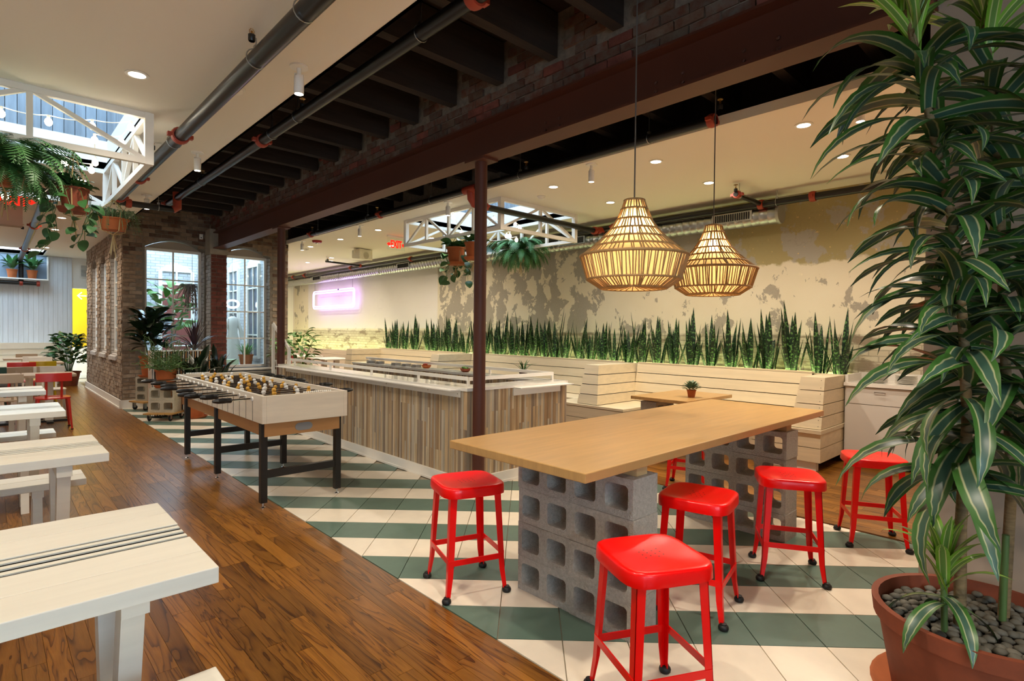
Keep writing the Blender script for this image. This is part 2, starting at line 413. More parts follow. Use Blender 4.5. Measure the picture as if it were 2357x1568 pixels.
for k in range(-14, 38):
    for j in range(-16, 42):
        s0, q0 = 2.632+k*T, 0.1255+j*T
        sq = [(s0+G, q0+G), (s0+T-G, q0+G), (s0+T-G, q0+T-G), (s0+G, q0+T-G)]
        poly = [((s-q)*r2, (s+q)*r2) for s, q in sq]
        full = poly
        for fn in (lambda p: p[0]-XB-0.004, lambda p: XR-p[0]-0.004, lambda p: p[1]+0.6, lambda p: 12.2-p[1]):
            poly = clip(poly, fn)
            if len(poly) < 3: break
        if len(poly) < 3: continue
        cx = sum(p[0] for p in poly)/len(poly); cy = sum(p[1] for p in poly)/len(poly)
        ar = abs(sum(poly[i][0]*poly[(i+1) % len(poly)][1]-poly[(i+1) % len(poly)][0]*poly[i][1] for i in range(len(poly))))/2
        if ar < 0.002: continue
        if 3.3 < cx < 4.5 and 4.2 < cy < 8.4: continue
        mb = MB().prism([(p[0]-cx, p[1]-cy) for p in poly], -0.011, 0.0)
        green = (k % 2 == 0)
        items.append(dict(key=('g' if green else 'w') if poly == full else None, c=(cx, cy, -0.0005), v=mb.v, f=mb.f, m=M['green_tile'] if green else M['white_tile'], a=ar))
pieces(items, floor, 'tile', 'tile_field', 300)

# ------------------------------------------------------------------ ceilings
ZC = 3.33
def ceil_piece(name, rects, z0, z1, m):
    mb = MB()
    for x0, x1, y0, y1 in rects: mb.box(x0, x1, y0, y1, z0, z1)
    return struct(mb.build(name, m))
SKL = (-0.55, 1.03, 5.68, 8.08); SKR = (5.14, 6.74, 5.68, 8.08)
def around(X0, X1, Y0, Y1, h): return [(X0, h[0], Y0, Y1), (h[1], X1, Y0, Y1), (h[0], h[1], Y0, h[2]), (h[0], h[1], h[3], Y1)]
SKF = (-1.5, 1.05, 17.5, 18.90)
ceil_piece('ceiling', around(-4, 1.78, -3.6, 15, SKL)+around(-4, 1.78, 15, 20.4, SKF), ZC, ZC+0.09, M['ceiling'])
ceil_piece('ceiling', around(4.75, 8.2, 0.3, 19.6, SKR), ZC, ZC+0.09, M['ceiling'])
deck = ceil_piece('ceiling', [(1.3, 5.3, -3.6, 12.6)], 3.98, 4.1, M['dark_deck'])
jm = {}
jy = [-1.36, -0.74, -0.12, 0.5, 1.12, 1.74, 2.36, 2.98, 3.60, 4.26, 4.9, 5.5, 6.1, 6.7, 7.3, 7.9, 8.5, 9.1, 9.7, 10.3, 10.9, 11.5]
mb = MB().box(-1.0, 1.0, -0.045, 0.045, 0, 0.34); jme = mb.mesh('joist', M['joist'])
for y in jy:
    o = inst('joist', jme, deck, (2.27, y, 3.62)); o.scale = (0.97, 1, 1)
    inst('joist', jme, deck, (4.36, y+0.08, 3.62)).scale = (0.95, 1, 1)
# deck boards between joists seen from below
for k in range(24):
    pass
# soffit end boards
struct(MB().box(1.755, 1.78, -3.6, 12.2, ZC, 3.45).build('trim_1', M['dark_deck']))
struct(MB().box(4.735, 4.752, 0.58, 12.2, ZC, 3.415).build('trim_2', M['ceiling']))
# closing boards above the soffits (dark)
struct(MB().box(1.28, 1.30, -3.6, 12.4, 3.42, 4.1).box(5.28, 5.30, 0.0, 12.4, 3.42, 4.1).build('trim_3', M['dark_deck']))
struct(MB().box(1.2, 5.4, 12.56, 12.7, 3.34, 4.1).box(4.78, 5.4, 12.1, 12.6, 3.42, 4.1).build('trim_6', M['dark_deck']))
struct(MB().box(4.62, 4.80, 12.2, 19.6, 3.2, 3.5).build('trim_7', M['ceiling']))
# skylight wells
M['well'] = mat('weathered_grey_board', '#8d98a2', rough=0.8, var=0.35, scale=4, st=(3, 3, 0.3), rnd=0.15)
def well(n, S, z1=5.2):
    x0, x1, y0, y1 = S; z0 = ZC+0.09
    root = MB().box(x0-.14, x0-.04, y0-.14, y1+.14, z0, z1).box(x1+.04, x1+.14, y0-.14, y1+.14, z0, z1).box(x0-.04, x1+.04, y0-.14, y0-.04, z0, z1).box(x0-.04, x1+.04, y1+.04, y1+.14, z0, z1).build('wall_skylight_'+n, M['mortar'])
    struct(root)
    L = y1-y0; W = x1-x0
    nb = 24
    me1 = MB().box(-.03, .0, -L/nb/2+.003, L/nb/2-.003, z0, z1).mesh('board', M['well'])
    for i in range(nb):
        inst('board', me1, root, (x0-.001, y0+(i+.5)*L/nb, 0)); inst('board', me1, root, (x1+.031, y0+(i+.5)*L/nb, 0))
    nb = 16
    me2 = MB().box(-W/nb/2+.003, W/nb/2-.003, .0, .03, z0, z1).mesh('board', M['well'])
    for i in range(nb):
        inst('board', me2, root, (x0+(i+.5)*W/nb, y1+.001, 0)); inst('board', me2, root, (x0+(i+.5)*W/nb, y0-.031, 0))
    # lower white lining of the hole
    l = MB().box(x0-.035, x0, y0, y1, ZC-.002, z0+.25).box(x1, x1+.035, y0, y1, ZC-.002, z0+.25).box(x0, x1, y1, y1+.035, ZC-.002, z0+.25).box(x0, x1, y0-.035, y0, ZC-.002, z0+.25)
    l.build('lining', M['white_frame'], root)
well('left', SKL, 4.9); well('right', SKR, 4.9); well('far', SKF, 3.75)

# ------------------------------------------------------------------ walls
def mat_rightwall():
    m = bpy.data.materials.new('old_plaster_wall'); m.use_nodes = True; nt = m.node_tree; N = nt.nodes; L = nt.links; b = N['Principled BSDF']
    b.inputs['Roughness'].default_value = 0.9
    tc = N.new('ShaderNodeTexCoord'); sp = N.new('ShaderNodeSeparateXYZ'); L.new(tc.outputs['Object'], sp.inputs[0])
    def math_(op, a, bb=None, c=None):
        n = N.new('ShaderNodeMath'); n.operation = op
        for i, v in enumerate((a, bb, c)):
            if v is None: continue
            if isinstance(v, (int, float)): n.inputs[i].default_value = v
            else: L.new(v, n.inputs[i])
        return n.outputs[0]
    def noise(scale, detail=6, rough=.6, seed=(0, 0, 0), st=(1, 1, 1), dist=0):
        mp = N.new('ShaderNodeMapping'); mp.inputs['Location'].default_value = seed; mp.inputs['Scale'].default_value = st; L.new(tc.outputs['Object'], mp.inputs[0])
        n = N.new('ShaderNodeTexNoise'); n.inputs['Scale'].default_value = scale; n.inputs['Detail'].default_value = detail; n.inputs['Roughness'].default_value = rough
        n.inputs['Distortion'].default_value = dist
        L.new(mp.outputs[0], n.inputs['Vector']); return n.outputs[0]
    def mix(fac, a, bb):
        n = N.new('ShaderNodeMix'); n.data_type = 'RGBA'; L.new(fac, n.inputs[0])
        for i, v in ((6, a), (7, bb)):
            if isinstance(v, str): n.inputs[i].default_value = rgba(hexc(v))
            else: L.new(v, n.inputs[i])
        return n.outputs[2]
    def step(v, t, w=0.01): 
        n = N.new('ShaderNodeMapRange'); n.inputs[1].default_value = t-w; n.inputs[2].default_value = t+w; L.new(v, n.inputs[0]); return n.outputs[0]
    Y, Z = sp.outputs[1], sp.outputs[2]
    wob = math_('MULTIPLY', math_('SUBTRACT', noise(3.0, 6), .5), .28)
    # cream plaster with slow tint
    cream = mix(noise(1.2, 3), '#e8dfc9', '#dccfb0')
    gray = mix(noise(40, 4), '#b3aa9a', '#9d9585')
    # patches: more of them between y 6.2 and 10.6
    dens = math_('MULTIPLY', math_('MULTIPLY', step(Y, 6.2, .06), math_('SUBTRACT', 1.0, step(Y, 10.7, .05))), .085)
    p = math_('ADD', noise(2.7, 10, .62, (0, 3.1, 1.2), (1, 1.0, .8), .25), dens)
    patch = step(p, .575, .008)
    col = mix(patch, cream, gray)
    chips = step(noise(5.0, 8, .6, (0, 7, 2)), .685, .01)
    col = mix(chips, col, '#efe3c4')
    # tan band above
    tanm = math_('MULTIPLY', step(math_('ADD', Z, wob), 2.42, .015), math_('SUBTRACT', 1.0, step(math_('ADD', Y, math_('MULTIPLY', wob, .6)), 6.2, .06)))
    tan = mix(step(noise(2.4, 10, .62, (0, 2, 9)), .52, .012), '#a89b6e', '#a9a396')
    tan = mix(step(noise(26, 3, .5, (0, 1, 1)), .71, .01), tan, '#d9bf84')
    col = mix(tanm, col, tan)
    # smooth white field round the neon
    wm = math_('MULTIPLY', math_('MULTIPLY', step(math_('ADD', Y, math_('MULTIPLY', wob, .1)), 10.75, .03), math_('SUBTRACT', 1.0, step(Y, 18.05, .03))), step(math_('ADD', Z, math_('MULTIPLY', wob, .3)), 1.52, .02))
    col = mix(wm, col, '#e9e3dc')
    end = math_('MULTIPLY', step(Y, 19.2, .02), 1.0)
    col = mix(end, col, '#e6ddd0')
    # bare painted masonry below
    low = math_('SUBTRACT', 1.0, step(math_('ADD', Z, math_('MULTIPLY', wob, .35)), 1.47, .015))
    br = N.new('ShaderNodeTexBrick'); mp = N.new('ShaderNodeMapping'); mp.inputs['Rotation'].default_value = (0, math.radians(90), math.radians(90))
    cb = N.new('ShaderNodeCombineXYZ'); L.new(Y, cb.inputs[0]); L.new(Z, cb.inputs[1]); L.new(cb.outputs[0], br.inputs['Vector'])
    br.inputs['Scale'].default_value = 1.0; br.inputs['Brick Width'].default_value = .21; br.inputs['Row Height'].default_value = .072; br.inputs['Mortar Size'].default_value = .008
    br.inputs['Color1'].default_value = rgba(hexc('#cdc4ac')); br.inputs['Color2'].default_value = rgba(hexc('#b9ad95')); br.inputs['Mortar'].default_value = rgba(hexc('#a79d88'))
    lowc = mix(step(noise(3.5, 9, .65, (0, 5, 5), (1, .6, 2.2)), .56, .03), br.outputs[0], '#8f806c')
    col = mix(low, col, lowc)
    L.new(col, b.inputs['Base Color'])
    bp = N.new('ShaderNodeBump'); bp.inputs['Strength'].default_value = .5; bp.inputs['Distance'].default_value = .01
    h = math_('ADD', math_('MULTIPLY', patch, -.5), math_('MULTIPLY', noise(30, 4), .35))
    h = math_('ADD', h, math_('MULTIPLY', math_('MULTIPLY', br.outputs[1], low), -1.5))
    L.new(h, bp.inputs['Height']); L.new(bp.outputs[0], b.inputs['Normal'])
    return m
M['rightwall'] = mat_rightwall()
struct(MB().box(7.75, 7.95, 0.3, 19.6, 0, 3.5).build('wall_right', M['rightwall']))
# wall pier by the camera on the right, carries the beam
struct(MB().box(3.33, 8.2, -3.6, 0.58, 0, 4.1).build('wall_front_right', M['beige_wall']))
# far right wall of the pink zone
struct(MB().box(4.6, 8.2, 19.3, 19.5, 0, 3.4).build('wall_far_right', M['white_wall']))
# left wall and back wall (behind the camera, with shop windows)
struct(MB().box(-4.2, -4, -3.6, 20.4, 0, 3.4).build('wall_left', M['white_wall']))
bw = MB()
for x0, x1 in ((-4.2, -3.3), (-1.7, -1.0), (0.4, 3.4)): bw.box(x0, x1, -3.75, -3.6, 0, 4.1)
bw.box(-3.3, .4, -3.75, -3.6, 0, .9).box(-3.3, .4, -3.75, -3.6, 2.6, 4.1)
struct(bw.build('wall_back', M['white_wall']))
# far wall of the left zone: vertical boards with a planter niche, doorway on its right
far = struct(MB().box(-4.2, 1.66, 18.95, 19.1, 0, 3.4).box(1.66, 2.95, 18.95, 19.1, 2.52, 3.4).build('wall_far', M['white_wall']))
M['beadboard'] = mat('white_beadboard', '#dfe3e6', rough=0.6, var=.12, scale=4, st=(4, 4, .4), rnd=0.05)
bme = MB().box(-.047, .047, -.018, 0, 0, 2.66).mesh('board', M['beadboard']); bmt = MB().box(-.047, .047, -.018, 0, 0, 3.3).mesh('board', M['beadboard'])
for i in range(40):
    x = 1.60-i*.098
    inst('board', bmt if x > 1.15 else bme, far, (x, 18.95, 0.02))
# yellow corridor
struct(MB().box(1.5, 2.9, 20.2, 20.35, 0.9, 2.9).box(2.75, 2.9, 19.1, 20.2, .9, 2.9).build('wall_corridor', M['yellow']))
struct(MB().box(1.5, 2.9, 20.2, 20.36, 0, 0.9).box(2.75, 2.92, 19.1, 20.2, 0, .9).build('wall_corridor', M['white_wall']))
struct(MB().box(1.5, 3.0, 19.1, 20.4, 2.9, 3.0).build('ceiling', M['ceiling']))
struct(MB().box(1.78, 4.8, 17.05, 20.5, 3.33, 3.45).build('ceiling', M['ceiling']))
struct(MB().box(4.6, 4.75, 17.05, 20.5, 0, 3.4).box(2.9, 4.7, 18.95, 19.1, 0, 3.4).build('wall_passage', M['white_wall']))
struct(MB().box(1.75, 2.75, 20.15, 20.2, 0, .1).build('baseboard_corridor', M['white']))

# ------------------------------------------------------------------ courtyard (brick light well) in the middle
def brick_items(u0, u1, z0, z1, holes, mapf, m, rz=0, bl=.205, ch=.073, seed=1, mfun=None, dep=.05):
    rr = random.Random(seed); out = []; row = 0; z = z0
    while z < z1-.02:
        hh = min(ch-.011, z1-z)
        u = u0 - (bl/2 if row % 2 else 0)
        while u < u1-.005:
            a, b = max(u, u0), min(u+bl-.010, u1); u += bl
            if b-a < .03: continue
            if any(h(a, b, z, z+hh) for h in holes): continue
            pr = rr.choice((.006, .010, .014, .018))
            key = (round(b-a, 2), round(hh, 3), m.name, pr, rz) if abs(b-a-(bl-.01)) < .001 else None
            v, f = boxvf(b-a, dep, hh)
            # roughen the corners so no two faces are perfectly flat
            v = [(x+rr.uniform(-.004, .004), y+rr.uniform(-.003, .003), zz+rr.uniform(-.004, .004)) for x, y, zz in v]
            c = mapf((a+b)/2, z+hh/2, pr-dep/2)
            mm = mfun((a+b)/2, z) if mfun else m
            key = key and key+(mm.name, rr.randrange(6))
            out.append(dict(key=key, c=c, v=v, f=f, m=mm, a=(b-a)*hh, rz=rz))
        z += ch; row += 1
    return out
def arch_z(u, a, b, zs, rise): t = (2*(u-a)/(b-a)-1); return zs+rise*(1-t*t)
def hole_fn(a, b, zb, zs, rise):
    def h(u0, u1, z0, z1):
        if u1 <= a+.005 or u0 >= b-.005: return False
        mid = min(max((u0+u1)/2, a), b)
        return z1 > zb and z0 < arch_z(mid, a, b, zs, rise)-.01
    return h
def wall_with_holes(u0, u1, z1, holes, t0, t1, axis, name, m):
    """holes: (a, b, zb, zs, rise), sorted. axis 'y': wall runs along x with thickness in y; 'x': runs along y"""
    mb = MB()
    def bx(a, b, za, zb):
        if axis == 'y': mb.box(a, b, t0, t1, za, zb)
        else: mb.box(t0, t1, a, b, za, zb)
    u = u0
    for a, b, zb, zs, rise in holes:
        bx(u, a, 0, z1); bx(a, b, 0, zb)
        n = 10; poly = [(a+(b-a)*i/n, arch_z(a+(b-a)*i/n, a, b, zs, rise)) for i in range(n+1)]+[(b, z1), (a, z1)]
        for i in range(n):
            q = [poly[i], poly[i+1], (poly[i+1][0], z1), (poly[i][0], z1)]
            if axis == 'y': mb.prism(q, t0, t1, 'y')
            else: mb.prism(q, t0, t1, 'x')
        u = b
    bx(u, u1, 0, z1)
    return struct(mb.build(name, m))
W1 = (2.13, 3.13, .72, 3.0, .17); W2 = (3.50, 4.40, .66, 3.0, .17)
wf = wall_with_holes(1.78, 4.78, 4.1, [W1, W2], 12.2, 12.55, 'y', 'wall_courtyard_front', M['mortar'])
rr_ = random.Random(9)
def fmat(u, z): return rr_.choice((M['brick_pale'], M['brick_pale'], M['brick_pale'], M['brick_tan'])) if z < 2.4 else rr_.choice((M['brick_tan'], M['brick_grey']))
its = brick_items(1.785, 4.775, 0.12, 3.98, [hole_fn(*W1), hole_fn(*W2), lambda a, b, c, d: a > 3.12 and b < 3.48 and False], lambda u, z, p: (u, 12.2-p, z), M['brick_pale'], 0, seed=4, mfun=fmat)
# jamb bricks
for (a, b, zb, zs, rs) in (W1, W2):
    its += brick_items(12.21, 12.5, zb, zs, [], lambda u, z, p, b=b: (b-p, u, z), M['brick_white'], PI/2, seed=5)
pieces(its, wf, 'brick', 'brick_field', 300)
LH = [(12.72, 13.5, .95, 2.85, .14), (14.05, 14.83, .95, 2.85, .14), (15.4, 16.18, .95, 2.85, .14)]
wl = wall_with_holes(12.55, 17.05, 3.9, LH, 1.78, 2.13, 'x', 'wall_courtyard_left', M['mortar'])
def lmat(u, z): return rr_.choice((M['brick_pale'], M['brick_pale'], M['brick_tan']))
its = brick_items(12.2, 17.05, .16, ZC, [hole_fn(*h) for h in LH], lambda u, z, p: (1.78-p, u, z), M['brick_pale'], PI/2, seed=6, mfun=lmat)
for (a, b, zb, zs, rs) in LH:
    its += brick_items(1.79, 2.08, zb, zs, [], lambda u, z, p, b=b: (u, b-p, z), M['brick_white'], 0, seed=7)
pieces(its, wl, 'brick', 'brick_field', 300)
for (a, b, zb, zs, rs) in LH:    # sloping sills
    MB().prism([(1.74, zb-.03), (1.83, zb+.02), (1.83, zb-.1), (1.74, zb-.1)], a, b, 'y').build('sill', M['brick_white'], wl)
# inner sides of the well
M['courtbrick'] = mat('pale_blue_white_brick', '#dfe3e8', rough=.9, var=.12, scale=5)
def court_mat():
    m = M['courtbrick']; nt = m.node_tree; N = nt.nodes; L = nt.links; b = N['Principled BSDF']
    tc = N.new('ShaderNodeTexCoord'); sp = N.new('ShaderNodeSeparateXYZ'); L.new(tc.outputs['Object'], sp.inputs[0]); cb = N.new('ShaderNodeCombineXYZ')
    ad = N.new('ShaderNodeMath'); ad.operation = 'ADD'; L.new(sp.outputs[0], ad.inputs[0]); L.new(sp.outputs[1], ad.inputs[1])
    L.new(ad.outputs[0], cb.inputs[0]); L.new(sp.outputs[2], cb.inputs[1])
    br = N.new('ShaderNodeTexBrick'); br.inputs['Scale'].default_value = 1; br.inputs['Brick Width'].default_value = .21; br.inputs['Row Height'].default_value = .073; br.inputs['Mortar Size'].default_value = .007
    br.inputs['Color1'].default_value = rgba(hexc('#c4c6c8')); br.inputs['Color2'].default_value = rgba(hexc('#a9a9aa')); br.inputs['Mortar'].default_value = rgba(hexc('#8f8f90'))
    L.new(cb.outputs[0], br.inputs['Vector']); L.new(br.outputs[0], b.inputs['Base Color'])
court_mat()
wb = struct(MB().box(1.78, 4.78, 16.7, 17.05, 0, 3.9).build('wall_courtyard_back', M['courtbrick']))
wr = struct(MB().box(4.48, 4.78, 12.55, 16.7, 0, 3.9).build('wall_courtyard_right', M['courtbrick']))
struct(MB().box(1.78, 4.78, 12.2, 17.05, -.02, .0).build('floor', M['mortar']))
# baseboard round the brick volume
struct(MB().box(1.735, 1.76, 12.16, 17.05, 0, .15).box(1.72, 1.735, 12.15, 17.05, 0, .025).box(1.735, 2.2, 12.155, 12.18, 0, .15).build('baseboard_courtyard', M['white']))

def sash(name, label, x0, x1, z0, z1, y, cols, rows, axis='y', rise=.15, group=None):
    """window set in a wall; frame, mullions, panes, arched head panel"""
    root = MB()
    t = .05
    def bx(mb, a, b, c, d, e=0.0, w=.04):
        if axis == 'y': mb.box(a, b, y-e, y+w-e, c, d)
        else: mb.box(y-e, y+w-e, a, b, c, d)
        return mb
    bx(root, x0, x0+t, z0, z1, 0, .06); bx(root, x1-t, x1, z0, z1, 0, .06); bx(root, x0+t, x1-t, z1-t, z1, 0, .06); bx(root, x0+t, x1-t, z0, z0+t, 0, .06)
    o = struct(root.build(name, M['white_frame'])); o['label'] = label
    mm = MB()
    for i in range(1, cols): xx = x0+t+(x1-x0-2*t)*i/cols; bx(mm, xx-.012, xx+.012, z0+t, z1-t, -.01, .035)
    mm.build('mullion', M['white_frame'], o)
    for j in range(1, rows):
        zz = z0+t+(z1-z0-2*t)*j/rows; q = MB(); bx(q, x0+t, x1-t, zz-.011, zz+.011, -.012, .03); q.build('glazing_bar', M['white_frame'], o)
    for i in range(cols):
        for j in range(rows):
            a = x0+t+(x1-x0-2*t)*i/cols+.012; b = x0+t+(x1-x0-2*t)*(i+1)/cols-.012
            c = z0+t+(z1-z0-2*t)*j/rows+.011; d = z0+t+(z1-z0-2*t)*(j+1)/rows-.011
            q = MB(); bx(q, a, b, c, d, -.02, .006); q.build('pane', M['glass'], o)
    n = 12; poly = [(x0, z1)]+[(x0+(x1-x0)*i/n, arch_z(x0+(x1-x0)*i/n, x0, x1, z1+.0, rise)) for i in range(n+1)]+[(x1, z1)]
    q = MB().prism(poly[1:-1], y+.005, y+.04, axis if axis == 'y' else 'x'); q.build('arch_panel', M['taupe_panel'], o)
    return o
M['taupe_panel'] = mat('taupe_painted_panel', '#a89a88', rough=.6)
sash('window_1', 'tall window with white frame and arched head left of the brick pier', 2.14, 3.12, .73, 3.0, 12.38, 2, 4)
sash('window_2', 'tall window with white frame and arched head right of the brick pier', 3.51, 4.39, .67, 3.0, 12.38, 2, 4)
for k, h in enumerate(LH): sash('window_%d' % (k+3), 'narrow arched window in the long brick wall', h[0]+.01, h[1]-.01, h[2]+.03, h[3], 1.835, 1, 4, 'x', .13)
# window sills in front
struct(MB().box(2.1, 3.16, 12.12, 12.4, .68, .72).box(3.46, 4.44, 12.1, 12.4, .62, .66).build('trim_4', M['white_frame']))
# windows and door on the inner courtyard walls
M['door_red'] = mat('dark_red_door', '#7d4038', rough=.5)
d = struct(MB().box(3.2, 3.28, 16.62, 16.7, 0, 2.95).box(3.94, 4.02, 16.62, 16.7, 0, 2.95).box(3.28, 3.94, 16.62, 16.7, 2.6, 2.66).box(3.59, 3.63, 16.62, 16.7, 2.66, 2.95).build('door_1', M['white_frame']))
MB().box(3.28, 3.94, 16.64, 16.69, .05, 2.6).build('door_panel', M['door_red'], d)
MB().prism([(3.2+.82*i/10, arch_z(3.2+.82*i/10, 3.2, 4.02, 2.95, .2)) for i in range(11)], 16.64, 16.7, 'y').build('arch_panel', M['white_frame'], d)
for z in (1.0, 1.7): MB().box(3.28, 3.94, 16.625, 16.645, z, z+.03).build('rail', M['white_frame'], d)
M['dark_pane'] = mat('dark_blue_pane', '#5b6674', rough=.1)
def blind_window(name, a, b, z0, z1, axis, y):
    def bx(mb, u0, u1, c, e, t0, t1):
        if axis == 'y': mb.box(u0, u1, y-t1, y-t0, c, e)
        else: mb.box(y-t1, y-t0, u0, u1, c, e)
        return mb
    f = MB(); bx(f, a, a+.06, z0, z1, 0, .06); bx(f, b-.06, b, z0, z1, 0, .06); bx(f, a+.06, b-.06, z0, z0+.06, 0, .06); bx(f, a+.06, b-.06, z1-.06, z1, 0, .06)
    o = struct(f.build(name, M['white_frame']))
    q = MB(); bx(q, (a+b)/2-.015, (a+b)/2+.015, z0+.06, z1-.06, .01, .05)
    for j in (1, 2, 3): z = z0+(z1-z0)*j/4; bx(q, a+.06, b-.06, z-.015, z+.015, .01, .05)
    q.build('glazing_bar', M['white_frame'], o)
    q = MB(); bx(q, a+.06, b-.06, z0+.06, z1-.06, 0.0, .02); q.build('pane', M['dark_pane'], o)
    poly = [(a+(b-a)*i/10, arch_z(a+(b-a)*i/10, a, b, z1, .17)) for i in range(11)]
    MB().prism(poly, y-.05, y, axis).build('arch_panel', M['white_frame'], o)
blind_window('window_6', 2.2, 2.85, .9, 2.9, 'y', 16.7)
blind_window('window_7', 13.0, 13.75, .8, 2.95, 'x', 4.48); blind_window('window_8', 14.4, 15.15, .8, 2.95, 'x', 4.48); blind_window('window_9', 15.7, 16.4, .8, 2.95, 'x', 4.48)

# brick pier that carries the beam, left part whitewashed
pr_ = struct(MB().box(3.17, 3.45, 11.9, 12.2, 0, 3.3).build('wall_pier', M['mortar']))
its = brick_items(3.17, 3.45, 0.02, 2.92, [], lambda u, z, p: (u, 11.9-p, z), M['brick_red'], 0, seed=11)
its += brick_items(11.9, 12.19, 0.02, 2.92, [], lambda u, z, p: (3.17-p, u, z), M['brick_white'], PI/2, seed=12)
pieces(its, pr_, 'brick', 'brick_field', 300)
MB().box(3.14, 3.47, 11.86, 12.2, 2.93, 3.02).box(3.14, 3.3, 11.88, 12.2, 3.02, 3.42).build('bearing_block', mat('pale_plaster', '#a89a86', rough=.9, var=.2, scale=8), pr_)

# ------------------------------------------------------------------ brickwork over the beam, beam, columns
bb = struct(MB().box(3.26, 3.38, 0.4, 12.2, 3.36, 3.98).build('wall_over_beam', M['mortar_dark']))
def pocket(a, b, c, d): return any(b > y-.05 and a < y+.05 and d > 3.60 for y in jy)
its = brick_items(0.55, 12.2, 3.372, 3.975, [pocket], lambda u, z, p: (3.255-p, u, z), M['brick'], PI/2, bl=.212, ch=.074, seed=13, mfun=lambda u, z: rr_.choice((M['brick'], M['brick'], M['brick'], M['brick'], M['brick_red'], M['brick_grey'])))
pieces(its, bb, 'brick', 'brick_field', 300)
beam = thing('steel_beam', 'long brown steel I-beam running under the brickwork across the room', 'beam', (3.3, 6.2, 3.04))
MB().box(-.10, .10, -5.65, 5.75, 0, .018).build('bottom_flange', M['steel_brown'], beam)
MB().box(-.10, .10, -5.65, 5.75, .30, .318).build('top_flange', M['steel_brown'], beam)
MB().box(-.008, .008, -5.65, 5.75, .018, .30).build('web', M['steel_brown'], beam)
bolt = MB().lathe([(.0001, .0), (.012, .0), (.012, .012), (.0001, .016)], 8, axis=Matrix.Rotation(-PI/2, 3, 'Y')).mesh('bolt', M['steel_brown'])
for yy in (1.28, 1.48, 1.88, 2.08, 2.95, 3.1):
    for zz in (.07, .13): inst('bolt', bolt, beam, (-.008, yy-6.2, zz))
def column(label, y):
    c = thing('steel_column', label, 'column', (3.29, y, 0))
    MB().lathe([(.057, 0.012), (.057, 3.02)], 24).build('shaft', M['steel_brown'], c, smooth=40)
    MB().box(-.09, .09, -.13, .13, 3.02, 3.039).build('cap_plate', M['steel_brown'], c)
    MB().box(-.085, .085, -.085, .085, 0, .012).build('base_plate', M['steel_brown'], c)
column('round brown steel column in front of the slatted bar, nearer one', 3.905)
column('round brown steel column at the far end of the bar', 8.66)
# ================================================================== FURNITURE
# ------------------------------------------------------------------ concrete block (holes run along local x, length along local y)
def block_mesh(L=.388, H=.193, D=.21, hw=.136, hh=.122, rc=.022):
    mb = MB(); n = 4
    for cy in (-L/4, L/4):
        inner = []
        for (sx, sz, a0) in ((1, 1, 0), (-1, 1, 90), (-1, -1, 180), (1, -1, 270)):
            for i in range(n+1):
                a = math.radians(a0+90*i/n); inner.append((cy+sx*(hw/2-rc)+rc*math.cos(a), H/2+sz*(hh/2-rc)+rc*math.sin(a)))
        outer = []
        for (y, z) in inner:
            dy, dz = y-cy, z-H/2; t = min((L/4)/max(abs(dy), 1e-6), (H/2)/max(abs(dz), 1e-6)); outer.append((cy+dy*t, H/2+dz*t))
        # put corners of the cell where they belong
        for ci, (sx, sz) in enumerate(((1, 1), (-1, 1), (-1, -1), (1, -1))):
            outer[ci*(n+1)+n//2] = (cy+sx*L/4, H/2+sz*H/2)
        k = len(inner); vs = []
        for x in (-D/2, D/2):
            vs += [(x, y, z) for y, z in outer]+[(x, y, z) for y, z in inner]
        fs = []
        for i in range(k):
            j = (i+1) % k
            fs += [(i, j, k+j, k+i), (2*k+i, 3*k+i, 3*k+j, 2*k+j), (k+i, k+j, 3*k+j, 3*k+i)]
            if abs(outer[i][0]-outer[j][0]) > 1e-6 or abs(abs(outer[i][0]) - L/2) < 1e-4 or True:
                if not (abs(outer[i][0]) < 1e-6 and abs(outer[j][0]) < 1e-6): fs.append((i, 2*k+i, 2*k+j, j))
        mb.add(vs, fs)
    return mb.mesh('cinder_block', M['block'])
BLOCK = block_mesh()
BLOCK_PALE = BLOCK.copy(); BLOCK_PALE.materials.clear(); BLOCK_PALE.materials.append(mat('pale_concrete_block', '#c8bda4', rough=0.95, var=0.2, scale=60, bump=0.8, bscale=140))
jr = random.Random(5)
table = thing('communal_table', 'large maple-topped high table standing on two stacks of grey concrete blocks', 'table', (3.33, 1.95, 0))
MB().box(-1.495, 1.495, -.475, .475, .832, .876).build('tabletop', M['ply'], table, bev=.004)
for x0 in (2.315, 4.195):
    for r in range(4):
        for c in range(2):
            inst('cinder_block', BLOCK, table, (x0-3.33+jr.uniform(-.004, .004), 1.68+c*.388-1.95+jr.uniform(-.002, .002), r*.1955), (0, 0, jr.uniform(-.008, .008)))
    MB().box(-.045, .045, -.36, .36, .781, .832).build('spacer', M['ply_edge'], table, loc=(x0-3.33, -.08, 0))

